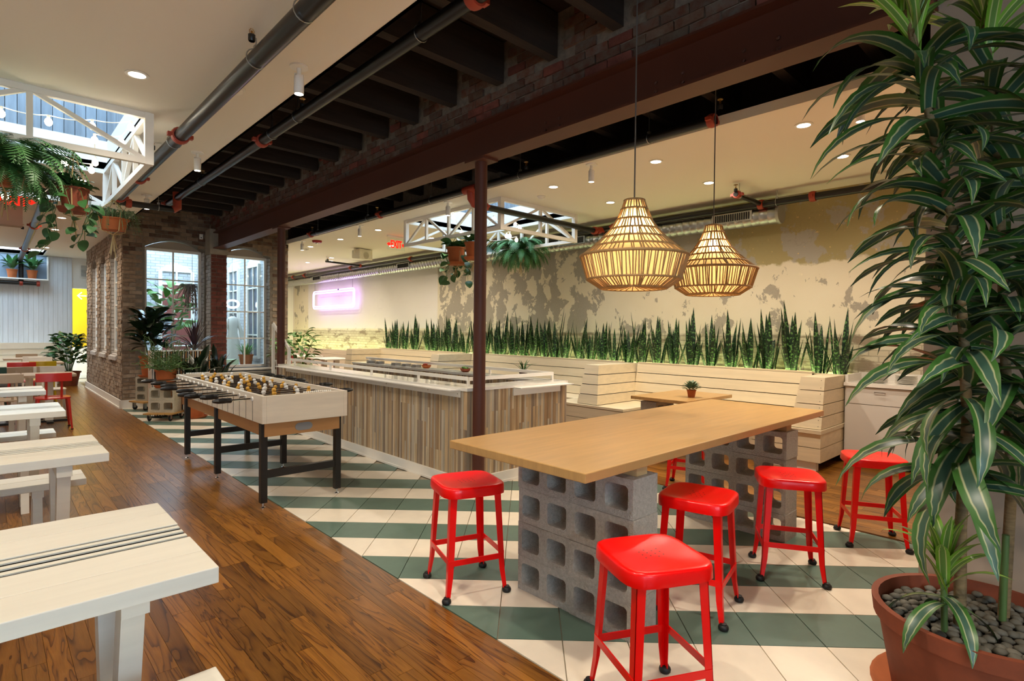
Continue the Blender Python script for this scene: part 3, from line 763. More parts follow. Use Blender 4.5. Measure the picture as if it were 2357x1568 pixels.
# ------------------------------------------------------------------ red stools
def build_stool(label, loc, rz):
    t = thing('metal_stool', label, 'stool', loc, rz, 'red metal counter stools')
    s = MB(); n = 40; rows = []
    def sup(a, r, p=4.5):
        c, q = math.cos(a), math.sin(a); k = (abs(c)**p+abs(q)**p)**(-1/p); return c*k*r, q*k*r
    prof = [(.186, .560), (.1865, .564), (.185, .604), (.182, .611), (.175, .615), (.162, .615), (.14, .611), (.09, .605), (.04, .602)]
    vs = []; fs = []
    for r, z in prof:
        for j in range(n):
            x, y = sup(2*PI*j/n, r, 5.0 if r > .12 else 3); vs.append((x, y, z))
    k = len(prof)
    fs = [(i*n+j, i*n+(j+1) % n, (i+1)*n+(j+1) % n, (i+1)*n+j) for i in range(k-1) for j in range(n)]
    vs.append((0, 0, .600)); fs += [((k-1)*n+j, (k-1)*n+(j+1) % n, k*n) for j in range(n)]
    # underside of the pressed seat
    b0 = len(vs)
    for j in range(n):
        x, y = sup(2*PI*j/n, .176); vs.append((x, y, .567))
    for j in range(n):
        x, y = sup(2*PI*j/n, .170); vs.append((x, y, .595))
    fs += [(j, b0+j, b0+(j+1) % n, (j+1) % n) for j in range(n)]+[(b0+j, b0+n+j, b0+n+(j+1) % n, b0+(j+1) % n) for j in range(n)]
    fs.append(tuple(b0+n+j for j in range(n)))
    s.add(vs, fs); s.build('seat', M['red_metal'], t, smooth=38)
    for sx in (-1, 1):
        for sy in (-1, 1):
            l = MB(); pts = [(sx*.150, sy*.150, .575), (sx*.151, sy*.151, .53), (sx*.164, sy*.164, .25), (sx*.169, sy*.169, .13), (sx*.179, sy*.179, .026)]
            # L-shaped pressed-steel leg: two tapering flanges meeting at the outer corner
            for ax in (0, 1):
                w = [.042, .038, .034, .030, .022]; A = []; B = []
                for p, ww in zip(pts, w):
                    A.append(p); q = list(p); q[ax] -= (sx, sy)[ax]*ww; B.append(tuple(q))
                th = .003; off = (0, -sy*th, 0) if ax == 0 else (-sx*th, 0, 0)
                m_ = len(A); vs = A+B+[tuple(Vector(p)+Vector(off)) for p in A]+[tuple(Vector(p)+Vector(off)) for p in B]
                fs = []
                for i in range(m_-1):
                    fs += [(i, i+1, m_+i+1, m_+i), (2*m_+i, 3*m_+i, 3*m_+i+1, 2*m_+i+1), (i, 2*m_+i, 2*m_+i+1, i+1), (m_+i, m_+i+1, 3*m_+i+1, 3*m_+i)]
                fs += [(0, m_, 3*m_, 2*m_), (m_-1, 3*m_-1, 4*m_-1, 2*m_-1)]
                l.add(vs, fs)
            lo = l.build('leg', M['red_metal'], t)
            MB().lathe([(.0001, 0), (.020, 0), (.0245, .005), (.026, .013), (.0235, .022), (.016, .027), (.016, .033), (.0001, .034)], 14, (sx*.179, sy*.179, 0)).build('rubber_foot', M['rubber'], lo, smooth=50)
    for k in range(4):
        a = k*PI/2; R = Matrix.Rotation(a, 3, 'Z')
        zz = .215 if k % 2 == 0 else .205
        p = R @ Vector((.1645, -.162, zz)); q = R @ Vector((.1645, .162, zz))
        MB().bar(p, q, .006, .030).build('stretcher', M['red_metal'], t)
    hole = MB()
    for i in range(4):
        for j in range(3): hole.lathe([(.0001, .0), (.0035, .0)], 8, ((i-1.5)*.028, (j-1)*.028+(.014 if i % 2 else 0), .6065))
    hole.build('drain_hole', M['black_metal'], t)['kind'] = 'stuff'
    return t
st = build_stool('red metal stool standing alone at the left end of the long wooden table', (2.02, 2.50, 0), math.radians(-18))
dup(st, (1.895, 1.185, 0), math.radians(-27), 'frontmost red metal stool, cut off by the bottom edge of the picture')
dup(st, (2.79, 1.462, 0), math.radians(12.7), 'red metal stool tucked under the table between the two block stacks')
dup(st, (3.603, 1.292, 0), math.radians(30), 'red metal stool with seat in front of the far block stack')
dup(st, (4.60, 1.08, 0), math.radians(28), 'red metal stool half hidden by the striped-leaf plant on the right')
dup(st, (4.86, 2.66, 0), math.radians(20), 'red metal stool behind the table, legs seen through the far blocks')

# ------------------------------------------------------------------ football table
ft = thing('foosball_table', 'long maple table football game on black legs with rods and grips', 'game table', (1.965, 5.985, 0))
hx, hy = .367, 1.395
b = MB().box(-hx, -hx+.034, -hy, hy, .708, .935).box(hx-.034, hx, -hy, hy, .708, .935).box(-hx+.034, hx-.034, -hy, -hy+.034, .708, .935).box(-hx+.034, hx-.034, hy-.034, hy, .708, .935)
b.build('cabinet', M['maple'], ft, bev=.003)
MB().box(-hx+.034, hx-.034, -hy+.034, hy-.034, .76, .775).build('playing_field', mat('dark_pitch', '#57473a', rough=.6), ft)
MB().box(-.325, .325, -1.33, 1.31, .59, .708).build('lower_case', M['birch'], ft, bev=.002)
MB().prism([(.04*math.cos(a)*1+(.035 if math.cos(a) > 0 else -.035), .648+.033*math.sin(a)) for a in [2*PI*i/20 for i in range(20)]], -1.334, -1.329, 'y').build('ball_return', mat('grey_recess', '#8d8a88', rough=.7), ft)
fl = MB().box(-.026, .026, -.026, .026, .045, .70).mesh('leg', M['black_metal'])
ff = MB().lathe([(.0001, 0), (.02, 0), (.02, .006), (.008, .012), (.006, .046), (.0001, .046)], 12).mesh('leveller', M['chrome'], 50)
for sx in (-1, 1):
    for y in (-1.29, -.045, 1.09):
        l = inst('leg', fl, ft, (sx*.322, y, 0)); inst('leveller', ff, l)
for y in (-1.29, -.045, 1.09): MB().box(-.296, .296, -.02, .02, .245, .305).build('crossbar', M['black_metal'], ft, loc=(0, y, 0))
gm = MB()
for i in range(16):
    y = -1.17+i*.163
    for sx in (-1, 1): gm.box(sx*(hx+.0008)-.0008, sx*(hx+.0008)+.0008, y-.0015, y+.0015, .712, .885)
gm.build('groove', M['black_metal'], ft)['kind'] = 'stuff'
def man_mesh(m):
    q = MB(); q.ball((0, 0, .045), .017, 8, 6); q.lathe([(.010, -.06), (.014, -.03), (.012, -.01), (.020, .012), (.020, .024), (.010, .032)], 8, cap0=True, cap1=True); q.box(-.012, .012, -.014, .014, -.085, -.055)
    return q.mesh('player', m, 60)
man_w, man_y, man_k = man_mesh(mat('white_player', '#eeeae2', rough=.4)), man_mesh(mat('yellow_player', '#d8a13a', rough=.45)), man_mesh(M['black_plastic'])
grip = MB().lathe([(.0001, 0), (.018, 0), (.022, .01), (.020, .035), (.022, .06), (.021, .10), (.015, .125), (.011, .14), (.0001, .14)], 8).mesh('grip', M['black_plastic'])
bush = MB().lathe([(.012, -.005), (.019, -.004), (.019, .004), (.012, .006)], 12, axis=Matrix.Rotation(PI/2, 3, 'Y')).mesh('bushing', M['white'])
fr = random.Random(21)
men = [1, 2, 2, 3, 3, 3, 2, 3, 4, 3, 4, 3, 3, 3, 2, 1]
for i in range(16):
    y = -1.17+i*.163; left = (i % 2 == 0) if i > 4 else (i != 1)
    ext = fr.uniform(.16, .30); xl = -hx-(ext if left else .05); xr = hx+(.05 if left else ext-.06)
    rod = MB().tube([(xl, 0, 0), (xr, 0, 0)], .0075, 8).build('rod', M['chrome'], ft, loc=(0, y, .893))
    if left: inst('grip', grip, rod, (xl+.02, 0, 0), (0, -PI/2, 0))
    else: inst('grip', grip, rod, (xr-.02, 0, 0), (0, PI/2, 0))
    if fr.random() < .5 and left: inst('grip', grip, rod, (xr-.02, 0, 0), (0, PI/2, 0))
    for sx in (-1, 1): inst('bushing', bush, rod, (sx*(hx+.004), 0, 0))
    n = men[i]; sh = fr.uniform(-.04, .04); me = (man_y if (i//1) % 2 else man_w)
    for k in range(n):
        xx = ((k+.5)/n-.5)*.62+sh
        inst('player', me, rod, (xx, 0, 0), (fr.uniform(-.5, .5), 0, PI/2))
sc_ = MB()
for i in range(14): sc_.ball((-.02+i*.018, -hy+.017, .943), .0085, 6, 4)
for i in range(14): sc_.ball((-.26+i*.018, hy-.017, .943), .0085, 6, 4)
sc_.build('score_bead', M['white'], ft)['kind'] = 'stuff'

# ------------------------------------------------------------------ slatted serving bar
BX0, BX1, BY0, BY1, BZ = 3.22, 4.615, 3.99, 8.56, .945
bar = thing('serving_bar', 'rectangular serving bar clad in narrow reclaimed timber strips, white counter', 'counter', (0, 0, 0))
WI = .27
core = MB().box(BX0+.012, BX0+WI-.012, BY0+.012, BY1-.012, .0, BZ-.03).box(BX0+WI-.012, BX1-.012, BY0+.012, BY0+WI-.012, 0, BZ-.03).box(BX1-.012-.2, BX1-.012, BY0+WI, BY1-.1, 0, BZ-.03)
core.build('core', mat('dark_core', '#4a3a2c', rough=.9), bar)
slat_cols = ['#c4a983', '#ab9070', '#cdb795', '#94806c', '#b5a794', '#c8a981', '#9c8974', '#bfb39f', '#a58664', '#d2bf9f']
SM = [mat('reclaimed_strip_%s' % 'abcdefghij'[i], c, rough=.75, var=.3, scale=7, st=(3, 3, .35), rnd=.10, bump=.15) for i, c in enumerate(slat_cols)]
items = []; sr = random.Random(17)
def slats(u0, u1, z0, z1, mapf, rz, w=.0255):
    u = u0
    while u < u1-.004:
        ww = min(w*sr.choice((.9, 1.0, 1.0, 1.15)), u1-u); z = z0
        while z < z1-.001:
            h = sr.choice((.25, .4, .55, .7, .9, 1.0)) if z > z0 else sr.choice((.2, .45, .6, .85, 1.0))
            zb = min(z+h, z1)
            if z1-zb < .08: zb = z1
            pr = sr.choice((.0, .001, .002, .003)); dep = .012+pr
            v, f = boxvf(ww-.001, dep, zb-z-.001)
            items.append(dict(key=None, c=mapf(u+ww/2, (z+zb)/2, pr, dep), v=v, f=f, m=sr.choice(SM), a=ww*(zb-z), rz=rz)); z = zb
        u += ww
slats(BX0, BX1, .105, BZ-.03, lambda u, z, p, d: (u, BY0+.012-d/2, z), 0)
slats(BY0, BY1, .105, BZ-.03, lambda u, z, p, d: (BX0+.012-d/2, u, z), PI/2)
slats(BY0+WI, BY1-.1, .3, BZ-.03, lambda u, z, p, d: (BX1-.212-d/2+.0, u, z), PI/2)
pieces(items, bar, 'strip', 'strip_field', 300)
# counter tops
ct = MB().box(BX0-.012, BX0+WI, BY0-.012, BY1+.01, BZ-.028, BZ).box(BX0+WI, BX1+.012, BY0-.012, BY0+WI, BZ-.028, BZ).box(BX1-.23, BX1+.012, BY0+WI, BY1-.08, BZ-.028, BZ)
ct.build('countertop', M['quartz'], bar)
MB().box(BX0-.022, BX0, BY0-.022, BY1, 0, .105).box(BX0, BX1, BY0-.022, BY0, 0, .105).build('kickboard', M['white'], bar)
MB().box(BX0-.03, BX0-.022, BY0-.03, BY1, 0, .02).box(BX0-.022, BX1, BY0-.03, BY0-.022, 0, .02).build('shoe_moulding', M['white'], bar)
# L-shaped tray shelves
ts = MB().box(3.09, BX0-.004, 4.085, 8.35, .918, .928).box(BX0-.012, BX0-.004, 4.085, 8.25, .852, .918); ts.build('tray_shelf', M['white'], bar)
ts = MB().box(3.80, 4.60, 3.87, BY0-.004, .912, .922).box(3.80, 4.50, BY0-.012, BY0-.004, .838, .912); ts.build('tray_shelf', M['white'], bar)
for y in (4.12, 4.6, 5.4, 6.4, 7.4): MB().tube([(BX0-.016, y, .884), (BX0-.011, y, .884)], .006, 8).build('screw', M['chrome'], bar)
# guard rails
def rail(pts, posts):
    for a, b in zip(pts[:-1], pts[1:]): MB().bar(a, b, .028, .034).build('rail', M['white'], bar)
    for (x, y) in posts: MB().box(x-.011, x+.011, y-.011, y+.011, BZ, 1.0).build('rail_post', M['white'], bar)
rail([(3.36, 8.45, 1.015), (3.36, 4.14, 1.015), (4.555, 4.14, 1.015), (4.555, 8.3, 1.015)], [(3.36, 8.3), (3.36, 7.1), (3.36, 6.0), (3.36, 5.0), (3.36, 4.15), (4.555, 4.15), (4.555, 5.2), (4.555, 6.6), (4.555, 8.2)])
# things on the far counter
tr = MB()
for z in range(4): tr.box(-.05, .05, -.06, .06, z*.011, z*.011+.008)
tm = tr.mesh('tray_stack', mat('dark_grey_tray', '#8d8a85', rough=.5))
for i, (y, c) in enumerate(((8.05, 'first'), (7.78, 'second'), (7.3, 'third'), (7.02, 'fourth'), (6.75, 'fifth'))):
    tag(inst('tray_stack', tm, None, (4.50, y, BZ)), 'low stack of dark grey trays on the far bar counter, %s from its end' % c, 'trays', 'tray stacks on the far counter')
def bowl(label, x, y, m, m2):
    t = thing('condiment_bowl', label, 'bowl', (x, y, BZ))
    MB().lathe([(.03, 0), (.055, .012), (.07, .045), (.064, .045), (.05, .016), (.0001, .01)], 16).build('dish', m, t, smooth=50)
    q = MB(); r = random.Random(int(y*10))
    for i in range(9): q.ball((r.uniform(-.04, .04), r.uniform(-.04, .04), .045+r.uniform(-.008, .012)), .016, 6, 4)
    q.build('filling', m2, t, smooth=60)['kind'] = 'stuff'
bowl('small brown bowl with red filling on the far bar counter', 4.50, 6.5, M['terracotta'], M['red_fit'])
bowl('small brown bowl with green filling on the far bar counter', 4.50, 5.62, M['terracotta_dark'], M['leaf_bright'])
hr = thing('handrail', 'white flat handrail sloping up behind the far end of the bar', 'handrail', (0, 0, 0))
MB().box(3.33, 3.37, 8.475, 8.515, BZ, 1.19).build('post', M['white'], hr); MB().bar((3.35, 8.5, 1.18), (3.35, 9.14, 1.56), .03, .05).build('rail', M['white'], hr); MB().box(3.33, 3.37, 9.12, 9.16, .0, 1.56).build('post', M['white'], hr)

# ------------------------------------------------------------------ booths along the right wall
BT = 1.015; BH = .14
def booth_back(name_y0, y0, y1, label, z0=.455, n=4, m=M['booth']):
    t = thing('booth_bench', label, 'booth', (0, 0, 0))
    for k in range(n):
        za, zb = BT-(k+1)*BH+.005, BT-k*BH-.005
        xa = 7.20-.028*(k+1)+.003; xb = 7.20-.028*k
        MB().prism([(xa, za), (xb, zb), (7.245, zb), (7.245, za)], y0, y1, 'y').build('board', m, t)
    MB().box(7.205, 7.255, y0, y1, .42, BT-.01).build('frame', M['black_metal'], t)
    MB().box(7.20, 7.29, y0, y1, BT, BT+.016).build('cap', m, t)
    return t
def divider(label, yb0, yb1, yt0, yt1, xf0=6.22, xf1=6.40, xe=7.22, z0=.455, n=4, m=M['booth'], ztop=BT):
    t = thing('booth_divider', label, 'divider', (0, 0, 0))
    def lv(z):
        s = (z-z0)/(ztop-z0); return (xf0+(xf1-xf0)*s, yb0+(yt0-yb0)*s, yb1+(yt1-yb1)*s)
    for k in range(n):
        za = z0+(ztop-z0)*k/n+.005; zb = z0+(ztop-z0)*(k+1)/n-.005
        x0, a0, b0 = lv(za); x1, a1, b1 = lv(zb)
        MB().add([(x0, a0, za), (xe, a0, za), (xe, b0, za), (x0, b0, za), (x1, a1, zb), (xe, a1, zb), (xe, b1, zb), (x1, b1, zb)],
                 [(0, 1, 2, 3), (4, 7, 6, 5), (0, 4, 5, 1), (1, 5, 6, 2), (2, 6, 7, 3), (3, 7, 4, 0)]).build('board', m, t)
    x0, a0, b0 = lv(z0); x1, a1, b1 = lv(ztop-.01)
    MB().add([(x0+.01, a0+.01, z0), (xe-.01, a0+.01, z0), (xe-.01, b0-.01, z0), (x0+.01, b0-.01, z0), (x1+.01, a1+.01, ztop-.01), (xe-.01, a1+.01, ztop-.01), (xe-.01, b1-.01, ztop-.01), (x1+.01, b1-.01, ztop-.01)],
             [(0, 1, 2, 3), (4, 7, 6, 5), (0, 4, 5, 1), (1, 5, 6, 2), (2, 6, 7, 3), (3, 7, 4, 0)]).build('core', M['black_metal'], t)
    return t
def seat(t, rects, m=M['booth']):
    for (x0, x1, y0, y1) in rects:
        MB().box(x0, x1, y0, y1, .418, .452).build('seat_board', m, t, bev=.002)
        MB().box(x0+.04, x1-.02, y0+.04, y1-.04, 0, .10).build('plinth', M['white'], t)
        MB().box(x0+.025, x1-.012, y0+.02, y1-.02, .10, .415).build('core', M['black_metal'], t)
        for za, zb in ((.105, .255), (.262, .412)):
            MB().box(x0+.004, x0+.022, y0, y1, za, zb).build('board', m, t)
            MB().box(x0+.022, x1, y0, y0+.018, za, zb).build('board', m, t)
            MB().box(x0+.022, x1, y1-.018, y1, za, zb).build('board', m, t)
    return t
bb1 = booth_back(0, 2.34, 4.80, 'slatted timber bench of the nearest booth, round the plywood table')
bb2 = booth_back(0, 5.10, 8.78, 'slatted timber bench of the middle booth, below the planter row')
bb3 = booth_back(0, 9.08, 12.4, 'slatted timber bench of the far booth next to the white end')
divider('slatted timber booth divider in the middle, above the plywood table', 4.77, 5.13, 4.85, 5.09, 6.17, 6.30)
divider('pale blue-lit booth divider farther back, right of the brown column', 8.73, 9.10, 8.81, 9.06)
divider('booth end wall with white outer face at the far left of the booths', 12.36, 12.72, 12.4, 12.68, 6.35, 6.42)
seat(bb1, [(6.14, 7.15, 4.31, 5.56), (6.62, 7.15, 2.75, 4.30)])
seat(bb2, [(6.62, 7.15, 5.57, 8.2), (6.14, 7.15, 8.21, 9.6)])
seat(bb3, [(6.62, 7.15, 9.61, 12.3)])
# right-hand end arm, down to the floor
ea = thing('booth_end', 'slatted timber booth end on the right, beside the white cabinet', 'booth end', (0, 0, 0))
zs = [1.015, .868, .722, .590, .455]
for k in range(4):
    zb, za = zs[k]-.004, zs[k+1]+.004
    xf = lambda z: 6.46+(z-.455)*.17
    yi = lambda z: 2.32-(z-.455)*.14
    MB().add([(xf(za), 2.0, za), (7.32, 2.0, za), (7.32, yi(za), za), (xf(za), yi(za), za), (xf(zb), 2.0, zb), (7.32, 2.0, zb), (7.32, yi(zb), zb), (xf(zb), yi(zb), zb)],
             [(0, 1, 2, 3), (4, 7, 6, 5), (0, 4, 5, 1), (1, 5, 6, 2), (2, 6, 7, 3), (3, 7, 4, 0)]).build('board', M['booth'], ea)
    for zz in (za+.03, zb-.03):
        MB().box(xf(zz)-.002, xf(zz)+.002, 2.03, 2.036, zz-.003, zz+.003).build('nail', M['black_metal'], ea)
MB().box(6.60, 7.31, 2.012, 2.2, .42, 1.0).build('core', M['black_metal'], ea)
MB().box(6.43, 7.32, 1.99, 2.75, .408, .452).build('seat_board', M['booth'], ea, bev=.002)
for za, zb in ((.10, .25), (.257, .403)):
    MB().box(6.45, 6.47, 2.0, 2.75, za, zb).build('board', M['booth'], ea); MB().box(6.47, 7.32, 2.0, 2.02, za, zb).build('board', M['booth'], ea)
MB().box(6.475, 7.3, 2.03, 2.74, .1, .405).build('core', M['black_metal'], ea)
MB().box(6.48, 6.56, 2.05, 2.7, 0, .1).build('plinth', M['white'], ea)
# planter trough behind the backrests
pl = thing('planter_trough', 'long timber planter trough behind the booth backrests', 'planter', (0, 0, 0))
MB().box(7.30, 7.33, 2.0, 12.7, .3, 1.01).box(7.70, 7.74, 2.0, 12.7, .3, 1.01).box(7.33, 7.70, 2.0, 2.03, .3, 1.01).box(7.33, 7.70, 12.67, 12.7, .3, 1.01).box(7.33, 7.70, 2.03, 12.67, .3, .34).build('trough', M['booth'], pl)
MB().box(7.33, 7.70, 2.03, 12.67, .85, .95).build('soil', M['soil'], pl)
MB().box(7.34, 7.36, 2.1, 12.6, .955, .975).box(7.68, 7.695, 2.1, 12.6, .955, .975).build('led_strip', M['e_led'], pl)
# lower benches of the far zone
bk = thing('far_bench', 'long low slatted bench along the wall under the lilac neon', 'bench', (0, 0, 0))
for k in range(4): MB().box(7.3-.02*k, 7.34-.02*k, 12.9, 19.1, .90-(k+1)*.135+.006, .90-k*.135).build('board', M['bench_board'], bk)
MB().box(6.85, 7.3, 12.9, 19.1, .40, .44).build('seat_board', M['bench_board'], bk)
for za, zb in ((.11, .25), (.26, .395)): MB().box(6.87, 6.89, 12.9, 19.1, za, zb).build('board', M['bench_board'], bk)
MB().box(7.34, 7.72, 12.9, 19.1, 0, .78).build('core', M['white'], bk)
MB().box(7.42, 7.5, 12.95, 19.0, .785, .80).build('led_strip', M['e_led'], bk)

# tables and chairs of the booths
bt = thing('booth_table', 'plywood table on concrete blocks in the nearest booth', 'table', (5.98, 3.2, 0))
MB().box(-.52, .55, -.19, .53, .705, .742).build('tabletop', M['ply'], bt, bev=.003)
for r in range(3): inst('cinder_block', BLOCK, bt, (-.155, .40, r*.2245), (0, 0, PI/2), (1, 1, 1.148))
MB().box(-.28, .05, .34, .46, .674, .705).build('spacer', M['ply_edge'], bt)
bt2 = dup(bt, (5.9, 7.0, 0), 0, 'plywood table on concrete blocks in the middle booth, mostly hidden by the bar')

def slim_chair(label, loc, rz, m, seat_m=None, group='cafe chairs', zs=.46, wood=False):
    """cafe chair: bent tube legs, curved seat and a back panel on two uprights"""
    t = thing('cafe_chair', label, 'chair', loc, rz, group); sm = seat_m or m
    s = MB(); n = 24; vs = []
    for z, k in ((zs-.012, 1.0), (zs+.006, 1.0), (zs+.010, .93)):
        for j in range(n):
            a = 2*PI*j/n; c, q = math.cos(a), math.sin(a); kk = (abs(c)**4+abs(q)**4)**-.25; vs.append((c*kk*.20*k, q*kk*.20*k, z))
    fs = [(i*n+j, i*n+(j+1) % n, (i+1)*n+(j+1) % n, (i+1)*n+j) for i in range(2) for j in range(n)]+[tuple(range(n))[::-1], tuple(2*n+j for j in range(n))]
    s.add(vs, fs).build('seat', sm, t, smooth=40)
    b = MB(); A = []; 
    w, h0, h1 = .20, zs+.24, zs+.36
    pts = [(-w+2*w*i/8, -.20-.03*math.sin(PI*i/8)) for i in range(9)]
    vs = []
    for dy in (0, -.014):
        for z in (h0, h1): vs += [(x, y+dy, z) for x, y in pts]
    fs = []
    for i in range(8): fs += [(i, i+1, 9+i+1, 9+i), (18+i, 27+i, 27+i+1, 18+i+1), (9+i, 9+i+1, 27+i+1, 27+i), (i, 18+i, 18+i+1, i+1)]
    fs += [(0, 9, 27, 18), (8, 26, 35, 17)]
    b.add(vs, fs).build('backrest', sm, t, smooth=40, bev=.004)
    for sx in (-1, 1):
        MB().bar((sx*.085, -.17, zs-.02), (sx*.085, -.222, h0+.06), .028, .006, (0, 1, 0)).build('back_upright', m, t)
        for sy in (-1, 1):
            MB().tube([(sx*.165, sy*.165, zs-.012), (sx*.20, sy*.205, .012)], [.017, .012], 8).build('leg', m, t, smooth=40)
    f = MB()
    for sx in (-1, 1):
        for sy in (-1, 1): f.lathe([(.0001, 0), (.018, 0), (.018, .012), (.0001, .014)], 8, (sx*.20, sy*.205, 0))
    f.build('foot_cap', M['rubber'], t)
    return t
# pink-lit tables beyond the bar
def far_table(label, x0, x1, y0, y1, m, group=None):
    t = thing('cafe_table', label, 'table', ((x0+x1)/2, (y0+y1)/2, 0), 0, group)
    w, l = (x1-x0)/2, (y1-y0)/2
    MB().box(-w, w, -l, l, .715, .75).build('tabletop', m, t, bev=.008)
    for sy in (-1, 1): MB().box(-.06, .06, sy*(l-.15)-.05, sy*(l-.15)+.05, 0.02, .715).build('leg', M['white_wood'], t); 
    MB().box(-w+.1, w-.1, -.05, .05, 0, .03).build('foot', M['white_wood'], t)
    return t
far_table('white cafe table under the lilac neon, nearest to the bar', 6.0, 6.75, 13.0, 14.0, M['white_wood'])
far_table('white cafe table under the lilac neon, second from the bar', 6.0, 6.75, 14.7, 15.7, M['white_wood'])
far_table('white cafe table under the lilac neon, farthest of the row', 6.0, 6.75, 16.4, 17.6, M['white_wood'])
slim_chair('red chair between the cafe tables beyond the bar', (5.72, 13.9, 0), -PI/2, M['red_metal'])
slim_chair('white chair at the cafe tables beyond the bar, nearer one', (5.75, 15.2, 0), -PI/2, M['white'])
slim_chair('white chair at the cafe tables beyond the bar, farther one', (5.75, 16.8, 0), -PI/2, M['white'])

# ------------------------------------------------------------------ cabinets on the right with plates
cb = thing('side_cabinet', 'white side cabinet with drawers and light worktop behind the striped plant', 'cabinet', (0, 0, 0))
cabm = mat('grey_white_laminate', '#d9d3ca', rough=.45)
MB().box(7.19, 7.74, .59, 1.98, .08, .895).build('body', cabm, cb)
MB().box(7.15, 7.748, .585, 1.985, .897, .935).build('worktop', M['quartz'], cb)
MB().box(7.73, 7.749, .585, 1.985, .935, 1.03).box(7.2, 7.73, 1.955, 1.985, .935, 1.02).build('upstand', cabm, cb)
MB().box(7.24, 7.74, .59, 1.98, 0, .08).build('plinth', M['black_metal'], cb)
for (a, b_) in ((1.30, 1.965), (.62, 1.29)):
    d_ = MB().box(7.172, 7.19, a, b_, .70, .885).build('drawer', cabm, cb); MB().tube([(7.172, (a+b_)/2-.05, .84), (7.152, (a+b_)/2-.05, .84), (7.152, (a+b_)/2+.05, .84), (7.172, (a+b_)/2+.05, .84)], .005, 6).build('handle', M['chrome'], d_)
    MB().box(7.172, 7.19, a, b_, .10, .692).build('door', cabm, cb)
pp = MB().lathe([(.0001, 0), (.055, 0), (.105, .010), (.106, .013), (.055, .005), (.0001, .005)], 24).mesh('plate', M['plate'], 50)
for (x, y, n, g) in ((7.42, 1.72, 9, 'left'), (7.46, 1.45, 9, 'right')):
    for k in range(n):
        up = n-1-k; lab = 'white plate, %s in the %s stack on the side cabinet' % (('topmost', 'second from the top', 'third from the top', 'fourth from the top', 'in the middle', 'fourth from the bottom', 'third from the bottom', 'second from the bottom', 'bottommost')[up], g)
        tag(inst('plate', pp, None, (x, y, .935+k*.0105)), lab, 'plate', 'plates stacked on the side cabinet, %s stack' % g)
# ------------------------------------------------------------------ white picnic tables and benches on the left
def trestle(mb_par, x, w, h, spread, m, name='trestle'):
    mb = MB().box(x-.035, x+.035, -w, w, h-.065, h)
    for s in (-1, 1):
        mb.prism([(s*spread-.045, h-.065), (s*spread+.045, h-.065), (s*.10+.045, 0), (s*.10-.045, 0)], x-.03, x+.03, 'x')
    return mb.build(name, m, mb_par)
def picnic_table(label, y, xr=.51, hw=.42, z=.75, L=1.9):
    t = thing('picnic_table', label, 'table', (xr, y, 0), 0, 'white picnic tables on the timber floor')
    for (a, b) in ((-hw, -.5*(hw+.085)), (-.5*(hw+.085)+.002, -.085), (.085, .5*(hw+.085)), (.5*(hw+.085)+.002, hw)):
        MB().box(-L, 0, a, b, z-.05, z).build('board', M['white_wood'], t, bev=.003)
    for k in range(3): MB().box(-L, -.004, -.0655+k*.0525, -.0655+k*.0525+.026, z-.05, z-.001).build('slat', M['white_wood'], t)
    MB().box(-L, -.004, -.084, .084, z-.05, z-.006).build('dark_inlay', M['matte_black'], t)
    trestle(t, -.20, .34, z-.05, .26, M['white_wood']); trestle(t, -L+.3, .34, z-.05, .26, M['white_wood'])
    return t
def picnic_bench(label, y, xr=.50, L=1.8, z=.45):
    t = thing('picnic_bench', label, 'bench', (xr, y, 0), 0, 'white benches at the picnic tables')
    for a, b in ((-.16, -.004), (.004, .16)): MB().box(-L, 0, a, b, z-.045, z).build('board', M['white_wood'], t, bev=.003)
    for x in (-.25, -L+.25):
        mb = MB().box(x-.03, x+.03, -.13, .13, z-.095, z-.045)
        for s in (-1, 1): mb.prism([(s*.05-.03, z-.095), (s*.05+.03, z-.095), (s*.12+.03, 0), (s*.12-.03, 0)], x-.025, x+.025, 'x')
        mb.build('trestle', M['white_wood'], t)
    return t
picnic_table('nearest white picnic table, cut off by the left edge, with dark lines along its middle', 2.245)
picnic_table('second white picnic table from the camera, lit bright, a bench showing under it', 4.29, hw=.37)
picnic_table('third white picnic table from the camera, in front of the red chair', 6.50, xr=.49, hw=.38)
picnic_table('farthest white picnic table, just before the wooden cafe tables', 8.55, xr=.48, hw=.36)
picnic_bench('white bench whose corner shows at the bottom edge, before the nearest picnic table', 1.66, .50)
picnic_bench('white bench behind the second picnic table', 4.86, .485)
picnic_bench('white bench behind the third picnic table', 7.08, .48)
picnic_bench('white bench in front of the third picnic table', 5.92, .46)
picnic_bench('white bench behind the farthest picnic table', 9.15, .46)
def round_table(label, x0, x1, y0, y1):
    t = thing('cafe_table', label, 'table', ((x0+x1)/2, (y0+y1)/2, 0), 0, 'wooden cafe tables at the far left')
    w, l = (x1-x0)/2, (y1-y0)/2
    MB().prism([(sx*(w-.05)+.05*math.cos(a), sy*(l-.05)+.05*math.sin(a)) for sx, sy, a0 in ((1, 1, 0), (-1, 1, 90), (-1, -1, 180), (1, -1, 270)) for a in [math.radians(a0+22.5*i) for i in range(5)]], .715, .75).build('tabletop', M['taupe'], t)
    MB().box(-.05, .05, -.05, .05, .03, .715).build('post', M['white_wood'], t); MB().box(-.25, .25, -.04, .04, 0, .03).box(-.04, .04, -.25, .25, 0, .03).build('foot', M['black_metal'], t)
round_table('wooden cafe table right behind the red chair', .375, 1.0, 10.8, 11.5)
round_table('wooden cafe table joined to the left of the one behind the red chair', -.28, .365, 10.8, 11.5)
round_table('wooden cafe table in front of the yellow chair', .22, .84, 12.55, 13.25)
round_table('wooden cafe table behind the yellow chair', .40, 1.14, 14.5, 15.2)
round_table('farthest wooden cafe table, near the slatted bench', .25, 1.1, 16.6, 17.3)
